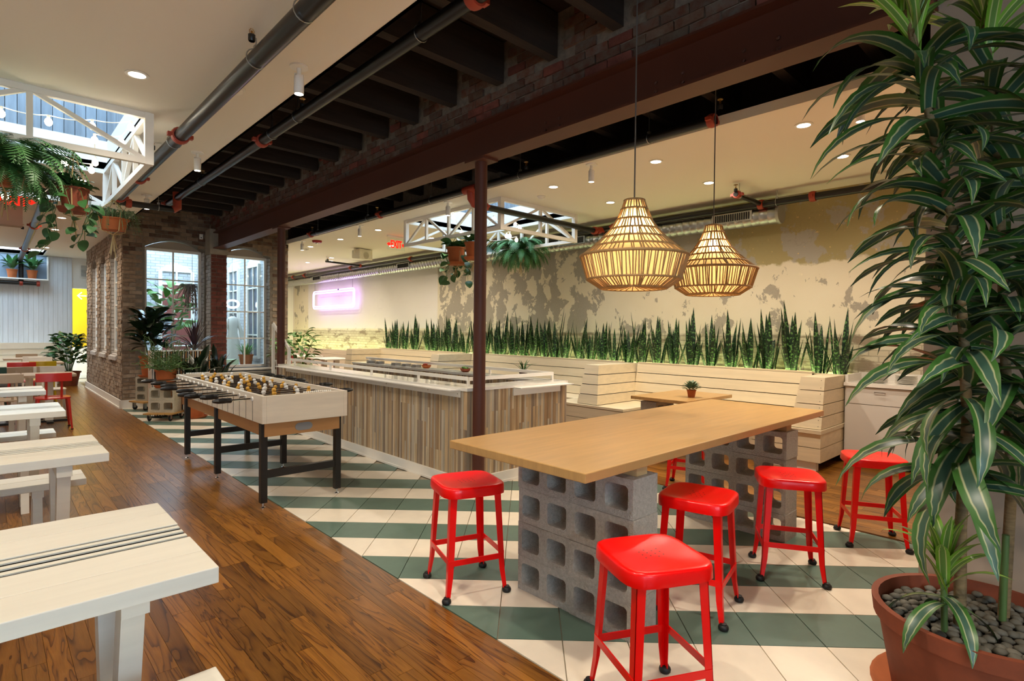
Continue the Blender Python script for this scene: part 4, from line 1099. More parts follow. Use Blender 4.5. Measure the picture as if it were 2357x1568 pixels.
red2 = mat('worn_red_chair_paint', '#c8261c', rough=.3, coat=.3)
slim_chair('red metal chair standing in the aisle beside the white picnic tables', (.68, 10.33, 0), 0, red2, group='chairs at the far left tables')
slim_chair('yellow chair between the wooden cafe tables at the far left', (.76, 13.95, 0), 0, M['yellow_chair'], group='chairs at the far left tables')
slim_chair('white chair behind the table next to the red chair', (.74, 11.72, 0), PI, M['white'], group='chairs at the far left tables')
slim_chair('white chair behind the yellow chair, nearer of the two', (.82, 15.42, 0), PI, M['white'], group='chairs at the far left tables')
slim_chair('white chair behind the yellow chair, farther of the two', (.75, 16.3, 0), 0, M['white'], group='chairs at the far left tables')
slim_chair('red chair left of the yellow chair, only its top edge showing', (.45, 13.7, 0), 0, red2, group='chairs at the far left tables')
slim_chair('taupe plywood chair at the left edge before the joined tables', (.16, 10.35, 0), 0, M['taupe'], group='chairs at the far left tables')
slim_chair('taupe plywood chair behind the joined wooden tables', (.42, 11.72, 0), PI, M['taupe'], group='chairs at the far left tables')
slim_chair('taupe plywood chair at the far bench table', (.68, 17.45, 0), PI, M['taupe'], group='chairs at the far left tables')
slim_chair('dark green chair left of the red chair, behind the picnic tables', (.02, 11.75, 0), PI, M['green_chair'], group='chairs at the far left tables')
fbn = thing('wall_bench', 'long grey-white slatted bench under the white boarded wall at far left', 'bench', (0, 0, 0))
for k in range(4): MB().box(-4, 1.36, 18.45+.02*k-.08, 18.49+.02*k-.08, 1.07-(k+1)*.15+.006, 1.07-k*.15).build('board', M['white_wood'], fbn)
MB().box(-4, 1.36, 17.95, 18.42, .42, .45).build('seat_board', M['white_wood'], fbn)
for za, zb in ((.1, .25), (.26, .41)): MB().box(-4, 1.34, 17.98, 18.0, za, zb).build('board', M['white_wood'], fbn)
MB().box(-4, 1.36, 18.5, 18.94, 0, 1.05).build('core', M['white'], fbn)

# ================================================================== CEILING SERVICES
def ringm(r, h, n=16, axis='y'):
    R = Matrix.Rotation(PI/2, 3, 'X') if axis == 'y' else Matrix.Rotation(PI/2, 3, 'Y')
    return R
def pipe(label, pts, r, coup=(), hang=(), heads=(), ceil=ZC, axis='y', elbows=()):
    t = thing('sprinkler_pipe', label, 'pipe', (0, 0, 0), 0, 'black sprinkler pipes under the ceilings')
    MB().tube(pts, r, 14).build('pipe_run', M['black_pipe'], t, smooth=50)
    R = Matrix.Rotation(PI/2, 3, 'X') if axis == 'y' else Matrix.Rotation(PI/2, 3, 'Y')
    for c in coup:
        mb = MB().lathe([(r, -.035), (r+.014, -.033), (r+.020, -.012), (r+.020, .012), (r+.014, .033), (r, .035)], 16, c, axis=R)
        for s in (-1, 1):
            d = Vector((s*(r+.028), 0, 0)) if axis == 'y' else Vector((0, s*(r+.028), 0))
            mb.cbox(Vector(c)+d, (.034, .05, .03) if axis == 'y' else (.05, .034, .03))
        mb.build('coupling', M['red_fit'], t, smooth=50)
    for c in hang:
        mb = MB().tube([Vector(c)+(R @ Vector((math.cos(a)*(r+.004), math.sin(a)*(r+.004), 0))) for a in [2*PI*i/16 for i in range(16)]], .004, 6, closed=True)
        mb.tube([(c[0], c[1], c[2]+r), (c[0], c[1], ceil)], .005, 6); mb.box(c[0]-.014, c[0]+.014, c[1]-.014, c[1]+.014, c[2]+r-.005, c[2]+r+.025)
        mb.build('hanger', M['galv'], t)
    for c in heads:
        b_ = MB().lathe([(.018, 0), (.022, .008), (.022, .04), (.012, .045), (.0001, .046)], 10, (c[0], c[1], c[2]+r-.005)).build('sprinkler_body', M['black_pipe'], t, smooth=40)
        zz_ = c[2]+r+.04
        MB().lathe([(.007, 0), (.007, .018), (.0001, .02)], 8, (c[0], c[1], zz_)).tube([(c[0]-.011, c[1], zz_), (c[0]-.014, c[1], zz_+.02), (c[0], c[1], zz_+.04)], .0025, 5).tube([(c[0]+.011, c[1], zz_), (c[0]+.014, c[1], zz_+.02), (c[0], c[1], zz_+.04)], .0025, 5).lathe([(.0001, .038), (.024, .039), (.025, .043), (.0001, .044)], 12, (c[0], c[1], zz_)).build('sprinkler_head', M['brass'], b_, smooth=40)
    for pl_ in elbows: MB().tube(pl_, r+.012, 12).build('elbow', M['red_fit'], t, smooth=60)
    return t
pa = [(1.25, -1.5, 3.2), (1.27, 8.95, 3.2)]
pipe('thick black sprinkler pipe under the white ceiling on the left', pa, .056, [(1.26, 5.68, 3.2), (1.27, 7.6, 3.2), (1.27, 8.9, 3.2)], [(1.25, 2.98, 3.2), (1.25, 3.72, 3.2), (1.26, 5.9, 3.2)], [(1.19, 3.62, 3.2), (1.2, 6.5, 3.2)])
pipe('black sprinkler pipe below the dark joists, left of the beam', [(1.98, -1.5, 3.34), (1.98, 9.75, 3.34)], .046, [(1.98, 5.72, 3.34), (1.98, 2.42, 3.34), (1.98, 9.65, 3.34)], [(1.98, 2.95, 3.34), (1.98, 4.85, 3.34), (1.98, 5.45, 3.34), (1.98, 7.85, 3.34)], [(1.98, 4.75, 3.34), (1.98, 7.8, 3.34)], 3.62, elbows=[[(1.98, 9.1, 3.42), (1.98, 9.1, 3.2), (1.92, 9.1, 3.17)]])
pipe('short black sprinkler pipe crossing from the left pipe to the joist pipe', [(.5, 9.1, 3.17), (1.95, 9.1, 3.17)], .042, [(1.4, 9.1, 3.17)], [(1.75, 9.1, 3.17)], (), 3.6, 'x')
pipe('black sprinkler pipe along the edge of the right-hand white ceiling', [(4.56, 2.3, 3.32), (4.56, 10.6, 3.32)], .04, [(4.56, 2.32, 3.32), (4.56, 7.9, 3.32), (4.56, 10.5, 3.32)], [(4.56, 2.95, 3.32), (4.56, 4.7, 3.32), (4.56, 6.5, 3.32), (4.56, 8.3, 3.32), (4.56, 10.2, 3.32)], [(4.56, 2.25, 3.36), (4.56, 4.6, 3.33), (4.56, 8.0, 3.33), (4.56, 10.45, 3.33)], 3.62, elbows=[[(4.56, 5.5, 3.32), (4.56, 5.75, 3.32)], [(4.56, 5.62, 3.3), (4.57, 5.62, 3.2), (4.62, 5.62, 3.14), (4.72, 5.62, 3.13)]])
pipe('black sprinkler pipe crossing in front of the white truss to the wall', [(4.7, 5.62, 3.13), (7.33, 5.62, 3.13)], .042, [(4.8, 5.62, 3.13), (7.15, 5.62, 3.13)], [], (), ZC, 'x', elbows=[[(7.2, 5.62, 3.13), (7.36, 5.62, 3.16)]])
pipe('black sprinkler pipe running beside the round duct on the plaster wall', [(7.36, .7, 3.17), (7.36, 19.2, 3.2)], .045, [(7.36, 2.42, 3.175), (7.36, 3.05, 3.175), (7.36, 5.4, 3.18), (7.36, 5.8, 3.18), (7.36, 11.3, 3.19), (7.36, 14.3, 3.2), (7.36, 17.4, 3.2), (7.36, 18.3, 3.2)], [(7.36, 2.85, 3.175), (7.36, 6.15, 3.18), (7.36, 9.6, 3.19), (7.36, 14.0, 3.2), (7.36, 17.2, 3.2)], ())
pipe('short branch pipe with a brass sprinkler head near the duct end', [(6.62, 3.05, 3.18), (7.32, 3.05, 3.18)], .03, [(6.66, 3.05, 3.18)], [(6.72, 3.05, 3.18)], [(6.62, 3.05, 3.18)], ZC, 'x')
pipe('short branch pipe with a sprinkler head near the lilac neon', [(6.2, 13.4, 3.2), (7.32, 13.6, 3.2)], .026, [(7.25, 13.6, 3.2)], [(6.22, 13.4, 3.2)], [(6.25, 13.4, 3.2)], ZC, 'x')
pipe('black sprinkler pipe with red couplings on the far white boarded wall', [(-3.9, 18.75, 2.58), (.95, 18.75, 2.58)], .05, [(.62, 18.75, 2.58), (.95, 18.75, 2.58)], [], (), ZC, 'x')
pipe('grey-black pipe running back and dropping to the far wall pipe', [(.55, 9.4, 3.16), (.60, 18.6, 3.16), (.62, 18.74, 3.1), (.62, 18.74, 2.6)], .05, [(.55, 9.6, 3.16), (.57, 12.2, 3.16), (.59, 16.0, 3.16)], [(.57, 11.5, 3.16)], [(.45, 13.0, 3.14)], ZC)
# round spiral duct
du = thing('round_duct', 'long round galvanised spiral duct along the plaster wall', 'duct', (0, 0, 0))
prof = []; y = 2.86
while y < 19.2: prof += [(.125, y), (.128, y+.006), (.125, y+.012)]; y += .11
R90 = Matrix(((1, 0, 0), (0, 0, 1), (0, -1, 0)))
MB().lathe(prof, 28, (7.5, 0, 3.05), axis=R90).build('tube', M['galv'], du, smooth=35)
MB().lathe([(.0001, 2.84), (.128, 2.84), (.13, 2.845), (.13, 2.88)], 28, (7.5, 0, 3.05), axis=R90).build('end_cap', mat('duct_end', '#a8a8a2', rough=.5, metal=.4), du)
for y in (5.95, 8.6, 9.9, 12.9, 15.2): MB().lathe([(.128, y-.05), (.134, y-.04), (.134, y+.04), (.128, y+.05)], 28, (7.5, 0, 3.05), axis=R90).build('band', M['galv'], du, smooth=35)
for (a, b) in ((3.17, 3.72), (6.0, 6.6), (11.4, 11.95), (16.3, 16.85)):
    v = MB().box(7.36, 7.38, a, b, 3.0, 3.12).box(7.38, 7.42, a+.0, a+.02, 3.0, 3.12).box(7.38, 7.42, b-.02, b, 3.0, 3.12).build('vent', M['galv'], du)
    g = MB()
    n = 16
    for i in range(n): g.box(7.352, 7.36, a+.03+(b-a-.06)*i/n, a+.03+(b-a-.06)*(i+.55)/n, 3.012, 3.108)
    g.build('grille', M['grille'], v)
# downlights
dl = thing('downlight', 'x', 'downlight', (0, 0, 0), 0, 'recessed downlights')
MB().lathe([(.058, .0), (.075, -.002), (.076, -.006), (.055, -.008), (.052, .002)], 20).build('trim_ring', M['white'], dl, smooth=50)
MB().lathe([(.0001, -.003), (.053, -.003)], 20).build('lens', M['e_down'], dl)
first = True
ord_ = ['nearest', 'second', 'third', 'fourth', 'fifth', 'sixth', 'seventh', 'eighth', 'ninth', 'tenth', 'eleventh', 'twelfth']
rows = {'right-hand ceiling, row nearer the beam': (5.24, [1.81, 3.30, 4.79, 9.15, 10.66, 12.1, 13.6, 15.1, 16.5]), 'right-hand ceiling, row nearer the wall': (6.43, [1.84, 3.30, 4.78, 9.15, 10.64, 12.1, 13.57, 15.03, 16.54, 18.0])}
for rname, (x, ys) in rows.items():
    for i, y in enumerate(ys):
        lab = 'round recessed downlight, %s from the camera, %s' % (ord_[i], rname)
        if first: dl.location = (x, y, ZC); dl['label'] = lab; first = False
        else: dup(dl, (x, y, ZC), 0, lab)
        spot('downlight_lamp', (x, y, ZC-.03), DOWN_W*(1.0 if y < 12 else .6), 155)
for i, (x, y) in enumerate([(.80, 4.86), (.86, 8.84), (.92, 12.1), (.94, 13.65), (.97, 15.3), (1.0, 16.9)]):
    dup(dl, (x, y, ZC), 0, 'round recessed downlight in the left white ceiling, %s from the camera' % ord_[i]); spot('downlight_lamp', (x, y, ZC-.03), DOWN_W*1.15, 150)
for x, y in ((.8, 1.9), (-1.8, 2.0), (-1.8, 4.9), (-1.8, 8.8), (-1.8, 12.5), (-1.8, 16), (.8, -1.2), (5.24, .9)):      # the same fittings outside the picture
    spot('downlight_lamp', (x, y, ZC-.03), DOWN_W*1.35, 140)
# cylinder spots
cs = thing('cylinder_spot', 'x', 'spotlight', (0, 0, 0), 0, 'white cylinder spotlights')
MB().lathe([(.0001, 0), (.062, 0), (.062, -.012), (.0001, -.016)], 20).build('canopy', M['white'], cs, smooth=50)
MB().tube([(0, 0, -.012), (0, 0, -.06)], .016, 10).tube([(-.03, 0, -.058), (-.03, 0, -.10)], .004, 6).tube([(.03, 0, -.058), (.03, 0, -.10)], .004, 6).box(-.032, .032, -.006, .006, -.06, -.054).build('yoke', M['white'], cs)
MB().lathe([(.0001, -.066), (.028, -.066), (.034, -.075), (.034, -.19), (.030, -.195), (.028, -.18), (.0001, -.178)], 18).build('barrel', M['white'], cs, smooth=40)
MB().lathe([(.0001, -.186), (.028, -.186)], 16).build('lens', M['e_down'], cs)
sp_l = [(1.60, 3.90), (1.61, 6.54), (1.62, 9.16)]; sp_r = [(4.93, 1.29), (4.84, 3.86), (4.81, 6.44), (4.79, 9.0), (4.79, 11.47)]
first = True
for side, lst in (('left', sp_l), ('right', sp_r)):
    for i, (x, y) in enumerate(lst):
        lab = 'white cylinder spotlight at the edge of the %s ceiling, %s from the camera' % (side, ord_[i])
        if first: cs.location = (x, y, ZC); cs['label'] = lab; first = False
        else: dup(cs, (x, y, ZC), 0, lab)
        spot('spot_lamp', (x, y, ZC-.2), SPOT_W, 80, aim=(x+(.9 if side == 'left' else -.9), y-.2, 0))
spot('spot_lamp', (1.60, 1.26, ZC-.2), SPOT_W*1.3, 90, aim=(2.3, 1.3, 0)); spot('spot_lamp', (1.60, -1.3, ZC-.2), SPOT_W, 90, aim=(2.0, -.2, 0))      # same row, above the frame
# detectors, alarm, speaker, signs
def detector(label, x, y):
    d = thing('smoke_detector', label, 'detector', (x, y, ZC), 0, 'white smoke detectors'); MB().lathe([(.0001, 0), (.06, 0), (.06, -.012), (.05, -.014), (.045, -.034), (.03, -.045), (.0001, -.046)], 18).build('housing', M['white'], d, smooth=40)
    MB().lathe([(.0461, -.018), (.0461, -.026)], 18).build('slot', M['grille'], d)
detector('white smoke detector behind the white truss, right ceiling', 5.5, 5.25); detector('white smoke detector on the left ceiling beside the thick pipe', 1.4, 4.59); detector('white smoke detector beside the red alarm near the far column', 5.33, 12.5)
al = thing('fire_alarm', 'round red fire alarm on the right ceiling near the far column', 'alarm', (4.99, 11.2, ZC)); MB().lathe([(.0001, 0), (.10, 0), (.10, -.02), (.085, -.045), (.03, -.05), (.0001, -.05)], 20).build('housing', M['red_alarm'], al, smooth=40); MB().lathe([(.03, -.05), (.028, -.066), (.0001, -.07)], 12).build('lens', M['chrome'], al)
sk = thing('speaker', 'cream wall speaker hanging in a bracket under the right ceiling', 'speaker', (6.24, 11.6, 3.2), math.radians(14))
MB().prism([(-.13, -.12), (.13, -.09), (.13, .09), (-.13, .12)], -.2, .2, 'x').build('cabinet', M['speaker_white'], sk, bev=.02)
MB().lathe([(.0001, -.004), (.075, -.004), (.08, 0)], 20, (0, -.134, -.02), axis=Matrix.Rotation(PI/2, 3, 'X')).build('grille', mat('cream_grille', '#d8cfb4', rough=.8), sk)
MB().bar((-.23, 0, 0), (-.23, 0, .13), .012, .03).bar((.23, 0, 0), (.23, 0, .13), .012, .03).bar((-.236, 0, .122), (.236, 0, .122), .03, .012).build('bracket', M['speaker_white'], sk)
def exit_sign(label, loc, rz, s=1.0):
    t = thing('exit_sign', label, 'sign', loc, rz)
    cu = bpy.data.curves.new('letters', 'FONT'); cu.body = 'EXIT'; cu.size = .20*s; cu.align_x = 'CENTER'; cu.align_y = 'CENTER'; cu.extrude = .004
    cu.materials.append(M['e_exit']); cu.offset = .006; tmp = bpy.data.objects.new('letters', cu); COL.objects.link(tmp); me_ = bpy.data.meshes.new_from_object(tmp.evaluated_get(bpy.context.evaluated_depsgraph_get())); bpy.data.objects.remove(tmp); o = bpy.data.objects.new('letters', me_); COL.objects.link(o); o.parent = t; o.rotation_euler = (PI/2, 0, 0); o.scale = (.62, 1.0, 1)
    w = .165*s
    for sx in (-1, 1): MB().prism([(sx*w, .035*s), (sx*(w+.045*s), 0), (sx*w, -.035*s), (sx*(w-.03*s), -.02*s), (sx*(w-.03*s), .02*s)], -.004, .004, 'y').build('arrow', M['e_exit'], t)
    MB().box(-.2*s, .2*s, .006, .010, -.105*s, .14*s).build('panel', M['glass'], t)
    MB().box(-.2*s, .2*s, -.02, .03, .14*s, .175*s).build('canopy', M['white'], t)
exit_sign('red EXIT sign hanging under the right ceiling beside the white truss', (5.84, 9.5, 3.16), 0, 1.0)
exit_sign('red EXIT sign behind the big fern at the far left', (.27, 9.9, 3.15), 0, 1.0)
pn = thing('bulkhead_box', 'beige bulkhead box under the left ceiling behind the fern', 'panel', (.1, 10.4, 3.05)); MB().box(-.45, .26, -.1, .1, -.18, .279).build('box', M['beige_wall'], pn)
sn = thing('wall_sensor', 'small white sensor box on the brick above the left window', 'sensor', (3.06, 12.17, 3.28)); MB().box(-.03, .03, -.02, .015, -.05, .05).build('housing', M['white'], sn, bev=.004); MB().box(-.012, .012, -.024, -.02, -.03, -.01).build('lens', M['grille'], sn)
wv_ = thing('wall_vent', 'grey air vent beside the yellow doorway at far left', 'vent', (1.97, 18.93, 3.0)); MB().box(-.16, .16, -.0, .02, -.18, .18).build('frame', M['white'], wv_)
for k in range(9): MB().box(-.13, .13, -.012, 0, -.15+k*.034, -.13+k*.034).build('louvre', mat('vent_grey', '#a9a9a2') if k == 0 else bpy.data.materials['vent_grey'], wv_)
# neon pill on the far right wall
ne = thing('neon_sign', 'lilac neon sign shaped like a long rounded rectangle on the plaster wall', 'sign', (7.58, 15.9, 2.405))
def rrect(w, h, r, n=6): return [(0, sx*(w-r)+r*math.cos(a), sz*(h-r)+r*math.sin(a)) for sx, sz, a0 in ((1, 1, 0), (-1, 1, 90), (-1, -1, 180), (1, -1, 270)) for a in [math.radians(a0+90*i/n) for i in range(n+1)]]
for k in range(2): MB().tube(rrect(1.37-.065*k, .27-.065*k, .10-.03*k), .02, 8, closed=True).build('neon_tube', M['e_neon'], ne)
for y_ in (-1.25, 1.25): MB().tube([(.0, y_, .26), (.0, y_, .72)], .004, 6).build('cable', M['cord'], ne)
for y_ in (-.4, -.4): MB().box(-.02, .02, y_-.05, y_+.05, .255, .285).build('clip', M['galv'], ne)
point('neon_lamp', (7.3, 15.2, 2.4), NEON_W*4, (.62, .34, 1.0), .25); point('neon_lamp', (7.3, 16.6, 2.4), NEON_W*4, (.62, .34, 1.0), .25)
ar = thing('arrow_sign', 'glowing yellow arrow sign on the yellow corridor wall', 'sign', (2.0, 20.17, 2.38)); MB().tube([(-.12, 0, 0), (.13, 0, 0)], .016, 8).tube([(-.02, 0, .10), (-.12, 0, 0), (-.02, 0, -.10)], .016, 8).build('arrow', M['e_arrow'], ar)
point('corridor_lamp', (2.2, 19.7, 2.6), 10, (1, .85, .35), .1)
# planter LED
for (ya, yb) in ((2.1, 5.6), (5.6, 9.1), (9.1, 12.6)):
    area('planter_led', (7.385, (ya+yb)/2, .985), .03, yb-ya, PLAN_LED/3, (0.84, 1.0, .36), (PI, 0, 0)); area('planter_led', (7.66, (ya+yb)/2, .985), .03, yb-ya, PLAN_LED/3, (0.84, 1.0, .36), (PI, 0, 0))
area('bench_led', (7.46, 16, .83),   .06, 6, 5, (0.92, 1.0, .55), (PI, 0, 0))

# ------------------------------------------------------------------ pendants
M['added_glow_liner'] = bpy.data.materials.new('added_glow_sheet'); M['added_glow_liner'].use_nodes = True  # translucent sheet added inside the cane shades for an even warm glow
_nt = M['added_glow_liner'].node_tree; _nt.nodes.remove(_nt.nodes['Principled BSDF'])
_a = _nt.nodes.new('ShaderNodeBsdfTranslucent'); _a.inputs[0].default_value = (.60, .46, .25, 1); _b = _nt.nodes.new('ShaderNodeBsdfTransparent'); _x = _nt.nodes.new('ShaderNodeMixShader'); _x.inputs[0].default_value = .25
_d = _nt.nodes.new('ShaderNodeBsdfDiffuse'); _d.inputs[0].default_value = (.75, .52, .25, 1); _x2 = _nt.nodes.new('ShaderNodeMixShader'); _x2.inputs[0].default_value = .35
_nt.links.new(_a.outputs[0], _x2.inputs[1]); _nt.links.new(_d.outputs[0], _x2.inputs[2])
_nt.links.new(_x2.outputs[0], _x.inputs[1]); _nt.links.new(_b.outputs[0], _x.inputs[2]); _nt.links.new(_x.outputs[0], _nt.nodes['Material Output'].inputs[0])
PR = [(0, .060), (.054, .078), (.118, .105), (.178, .145), (.232, .195), (.285, .255), (.338, .322), (.478, .280), (.530, .200)]
def pendant(label, x, y, zt, seed):
    t = thing('rattan_pendant', label, 'lamp', (x, y, zt), 0, 'woven pendant lamps over the table')
    rr = random.Random(seed)
    for z, r in PR: MB().tube([(r*math.cos(a), r*math.sin(a), -z) for a in [2*PI*i/36 for i in range(36)]], .0065 if r < .3 else .009, 6, closed=True).build('ring', M['rattan'], t, smooth=60)
    cnt = [26, 34, 40, 46, 54, 62, 110, 84]
    for k in range(8):
        (z0, r0), (z1, r1) = PR[k], PR[k+1]; mb = MB(); n = cnt[k]
        for i in range(n):
            a = 2*PI*(i+rr.uniform(-.28, .28))/n; da = rr.uniform(-.01, .05) if k < 6 else rr.uniform(-.03, .03)
            q = Vector((r0*math.cos(a), r0*math.sin(a), -z0)); p = Vector((r1*math.cos(a+da), r1*math.sin(a+da), -z1))
            mb.tube([q, p], rr.choice((.0034, .0042, .0052)), 4, cap=False)
        o = mb.build('cane_weave', M['rattan'], t); o['kind'] = 'stuff'
    # bottom web of canes
    mb = MB()
    for i in range(30): a = 2*PI*i/30; mb.tube([(.2*math.cos(a), .2*math.sin(a), -.53), (.04*math.cos(a), .04*math.sin(a), -.515)], .0035, 4, cap=False)
    mb.build('cane_weave', M['rattan'], t)['kind'] = 'stuff'
    MB().lathe([(r-.010, -z) for z, r in PR], 36).build('added_glow_liner', M['added_glow_liner'], t, smooth=40)  # added sheet, stands in for lit canes on the far side
    for i in range(4):
        a = PI/4+i*PI/2; MB().tube([((r-.004)*math.cos(a), (r-.004)*math.sin(a), -z) for z, r in PR], .005, 6).build('rib', M['rattan'], t, smooth=60)
    MB().tube([(0, 0, -.05), (0, 0, 3.979-zt)], .0045, 8).build('cord', M['cord'], t)
    MB().lathe([(.012, .0), (.02, -.01), (.02, -.085), (.0001, -.09)], 12).box(-.06, .06, -.003, .003, -.004, .002).build('lamp_holder', M['black_metal'], t)
    MB().ball((0, 0, -.15), .035, 12, 8, 1.3).build('bulb', M['e_pend'], t, smooth=80)
    point('pendant_lamp', (x, y, zt-.24), PENDANT_W, (1, .79, .50), .05)
pendant('woven rattan pendant lamp on a long cord, nearer and larger in view', 2.85, 1.94, 2.277, 1)
pendant('woven rattan pendant lamp on a long cord, farther one on the right', 4.08, 2.05, 2.31, 2)

# ------------------------------------------------------------------ white timber trusses below the skylights
def truss(label, S, zb):
    x0, x1, y0, y1 = S; x0 -= .0; t = thing('skylight_truss', label, 'truss', (0, 0, 0)); w = .05
    zt = ZC-.001; m = M['white_frame']
    def side(P, Q, npan):
        P, Q = Vector(P), Vector(Q); up = Vector((0, 0, 1))
        T0, T1 = Vector((P.x, P.y, zt-w/2)), Vector((Q.x, Q.y, zt-w/2)); B0, B1 = Vector((P.x, P.y, zb+w/2)), Vector((Q.x, Q.y, zb+w/2))
        MB().bar(T0, T1, w, w).build('top_chord', m, t); MB().bar(B0, B1, w, w).build('bottom_chord', m, t)
        for i in range(npan+1):
            f = i/npan; a = T0.lerp(T1, f); b = B0.lerp(B1, f)
            if i < npan:
                f2 = (i+1)/npan
                if i % 2 == 0: MB().bar(B0.lerp(B1, f), T0.lerp(T1, f2), .034, .034).build('brace', m, t)
                else: MB().bar(T0.lerp(T1, f), B0.lerp(B1, f2), .034, .034).build('brace', m, t)
            if 0 < i < npan: MB().bar(b, a, .04, .04).build('post', m, t)
    side((x0, y0, 0), (x0, y1, 0), 4); side((x1, y0, 0), (x1, y1, 0), 4); side((x0, y0, 0), (x1, y0, 0), 2); side((x0, y1, 0), (x1, y1, 0), 2)
    for x in (x0, x1):
        for y in (y0, y1): MB().box(x-.032, x+.032, y-.032, y+.032, zb-.004, zt).build('corner_post', m, t)
truss('white timber truss frame below the skylight in the right ceiling', (5.15, 6.72, 5.68, 8.06), 2.89)
truss('white timber truss frame below the skylight at the upper left', (-.54, 1.02, 5.68, 8.06), 2.89)
# string lights
def string_lights(label, pts, seed):
    t = thing('string_lights', label, 'string lights', (0, 0, 0)); mb = MB()
    for a, b in zip(pts[:-1], pts[1:]):
        a, b = Vector(a), Vector(b); n = 8; d = (b-a).length*.07
        mb.tube([a.lerp(b, i/n)-Vector((0, 0, d*math.sin(PI*i/n))) for i in range(n+1)], .004, 5)
    mb.build('wire', M['white'], t); bulb = MB().ball((0, 0, -.055), .026, 10, 8, 1.25).mesh('bulb', M['e_bulb'], 80); sock = MB().lathe([(.011, -.03), (.012, 0), (.0001, 0)], 8).mesh('socket', M['white'])
    for p in pts: inst('socket', sock, t, p); inst('bulb', bulb, t, p)
string_lights('string of warm bulbs strung inside the upper left truss', [(.08, 5.8, 3.16), (.36, 5.8, 3.17), (.64, 5.8, 3.21), (.91, 5.8, 3.27), (.87, 6.0, 3.18), (.69, 6.1, 3.18), (.75, 6.6, 3.10), (.70, 6.4, 2.98), (.50, 6.3, 2.98), (.49, 6.4, 2.87), (.37, 6.8, 2.72), (.12, 6.9, 2.72)], 1)
string_lights('string of warm bulbs strung inside the right truss', [(5.25, 6.9, 3.30), (5.5, 7.0, 3.10), (5.7, 7.2, 3.12), (5.4, 6.7, 3.02), (5.52, 6.5, 3.0), (5.65, 6.4, 3.26), (5.9, 6.3, 3.02), (6.11, 6.4, 3.24), (6.31, 6.5, 3.22), (6.2, 6.7, 3.1), (5.95, 6.2, 2.95), (5.35, 6.4, 2.86)], 2)
# ================================================================== PLANTS
def leaf_vf(L, W, e0, droop, shape='lance', n=8, fold=.18, side=0.0, wave=0.0):
    """blade from the origin along +x; e0 start elevation, droop total bend (radians)"""
    pts = []; x = z = 0.0; y = 0.0; ds = L/n
    for i in range(n+1):
        t = i/n; a = e0-droop*t**1.15
        pts.append((x, y, z, a)); x += ds*math.cos(a); z += ds*math.sin(a); y += side*ds*t
    vs = []; uv = []
    for i, (x, y, z, a) in enumerate(pts):
        t = i/n
        if shape == 'lance': w = W*(.30+.70*math.sin(PI*min(1, t*.62+.22))**1.2)*(1 if t < .72 else max(.02, (1-t)/.28)**.75)
        elif shape == 'oval': w = W*max(.03, math.sin(PI*min(.999, .06+t*.94)))**.7
        elif shape == 'fiddle': w = W*max(.04, math.sin(PI*min(.999, .05+t**1.3*.95)))**.8
        elif shape == 'blade': w = W*(.55+.45*math.sin(PI*min(.5+.0, t*.9+.05)))*(1 if t < .62 else max(.02, (1-t)/.38)**.85)
        else: w = W*(1 if t < .6 else max(.03, (1-t)/.4))
        hw = w/2; lift = fold*hw
        nx, nz = -math.sin(a), math.cos(a)
        wv = wave*math.sin(t*9)*hw
        vs += [(x+nx*(lift+wv), y+hw, z+nz*(lift+wv)), (x, y, z), (x+nx*(lift-wv), y-hw, z+nz*(lift-wv))]; uv += [(0, t), (.5, t), (1, t)]
    fs = []
    for i in range(n):
        a = i*3; fs += [(a, a+1, a+4, a+3), (a+1, a+2, a+5, a+4)]
    return vs, fs, uv
def leaf_mesh(name, m, *a, **k):
    v, f, u = leaf_vf(*a, **k); return MB().add(v, f, u).mesh(name, m, 70)
def pot_mesh(r, h, m, rim=.1, name='pot'):
    b = r*.72; return MB().lathe([(.0001, 0), (b, 0), (r*.96, h*(1-rim)), (r*1.04, h*(1-rim)), (r*1.06, h), (r*.94, h), (r*.90, h*.9)], 24).mesh(name, m, 40)
def add_pot(t, r, h, m=None, soil=True, saucer=False, z=0):
    m = m or M['terracotta']; inst('pot', pot_mesh(r, h, m), t, (0, 0, z+(.02 if saucer else 0)))
    if saucer: MB().lathe([(.0001, 0), (r*.95, 0), (r*1.12, .035), (r*1.06, .035), (r*.9, .015), (.0001, .015)], 24, (0, 0, z)).build('saucer', m, t, smooth=40)
    if soil: MB().lathe([(r*.91, h*.88), (.0001, h*.90)], 20, (0, 0, z+(.02 if saucer else 0))).build('soil', M['soil'], t)
PH = 2.39996
# ---- big striped dracaena at the right edge
dr = thing('potted_dracaena', 'huge striped-leaf dracaena in a wide terracotta pot at the right edge', 'plant', (2.80, .285, 0))
R_ = .355
MB().lathe([(.0001, .03), (.27, .03), (.285, .05), (.335, .33), (.352, .335), (.36, .40), (.335, .40), (.325, .33)], 40).build('pot', M['terracotta_dark'], dr, smooth=40)
MB().lathe([(.0001, 0), (.30, 0), (.36, .055), (.345, .055), (.29, .02), (.0001, .02)], 36).build('saucer', M['terracotta'], dr, smooth=40)
MB().lathe([(.328, .33), (.0001, .34)], 24).build('soil', M['soil'], dr)
pr2 = random.Random(8); pbm = []
for k in range(4):
    q = MB().ball((0, 0, 0), .021, 7, 5, .62); q.v = [(x*pr2.uniform(.8, 1.25), y*pr2.uniform(.8, 1.25), z) for x, y, z in q.v]; pbm.append(q.mesh('pebble', M['pebble'], 80))
for i in range(170):
    rr, aa = .31*math.sqrt((i+.5)/170), i*PH
    inst('pebble', pbm[i % 4], dr, (rr*math.cos(aa), rr*math.sin(aa), .346+pr2.uniform(0, .014)), (0, 0, pr2.uniform(0, 6)))
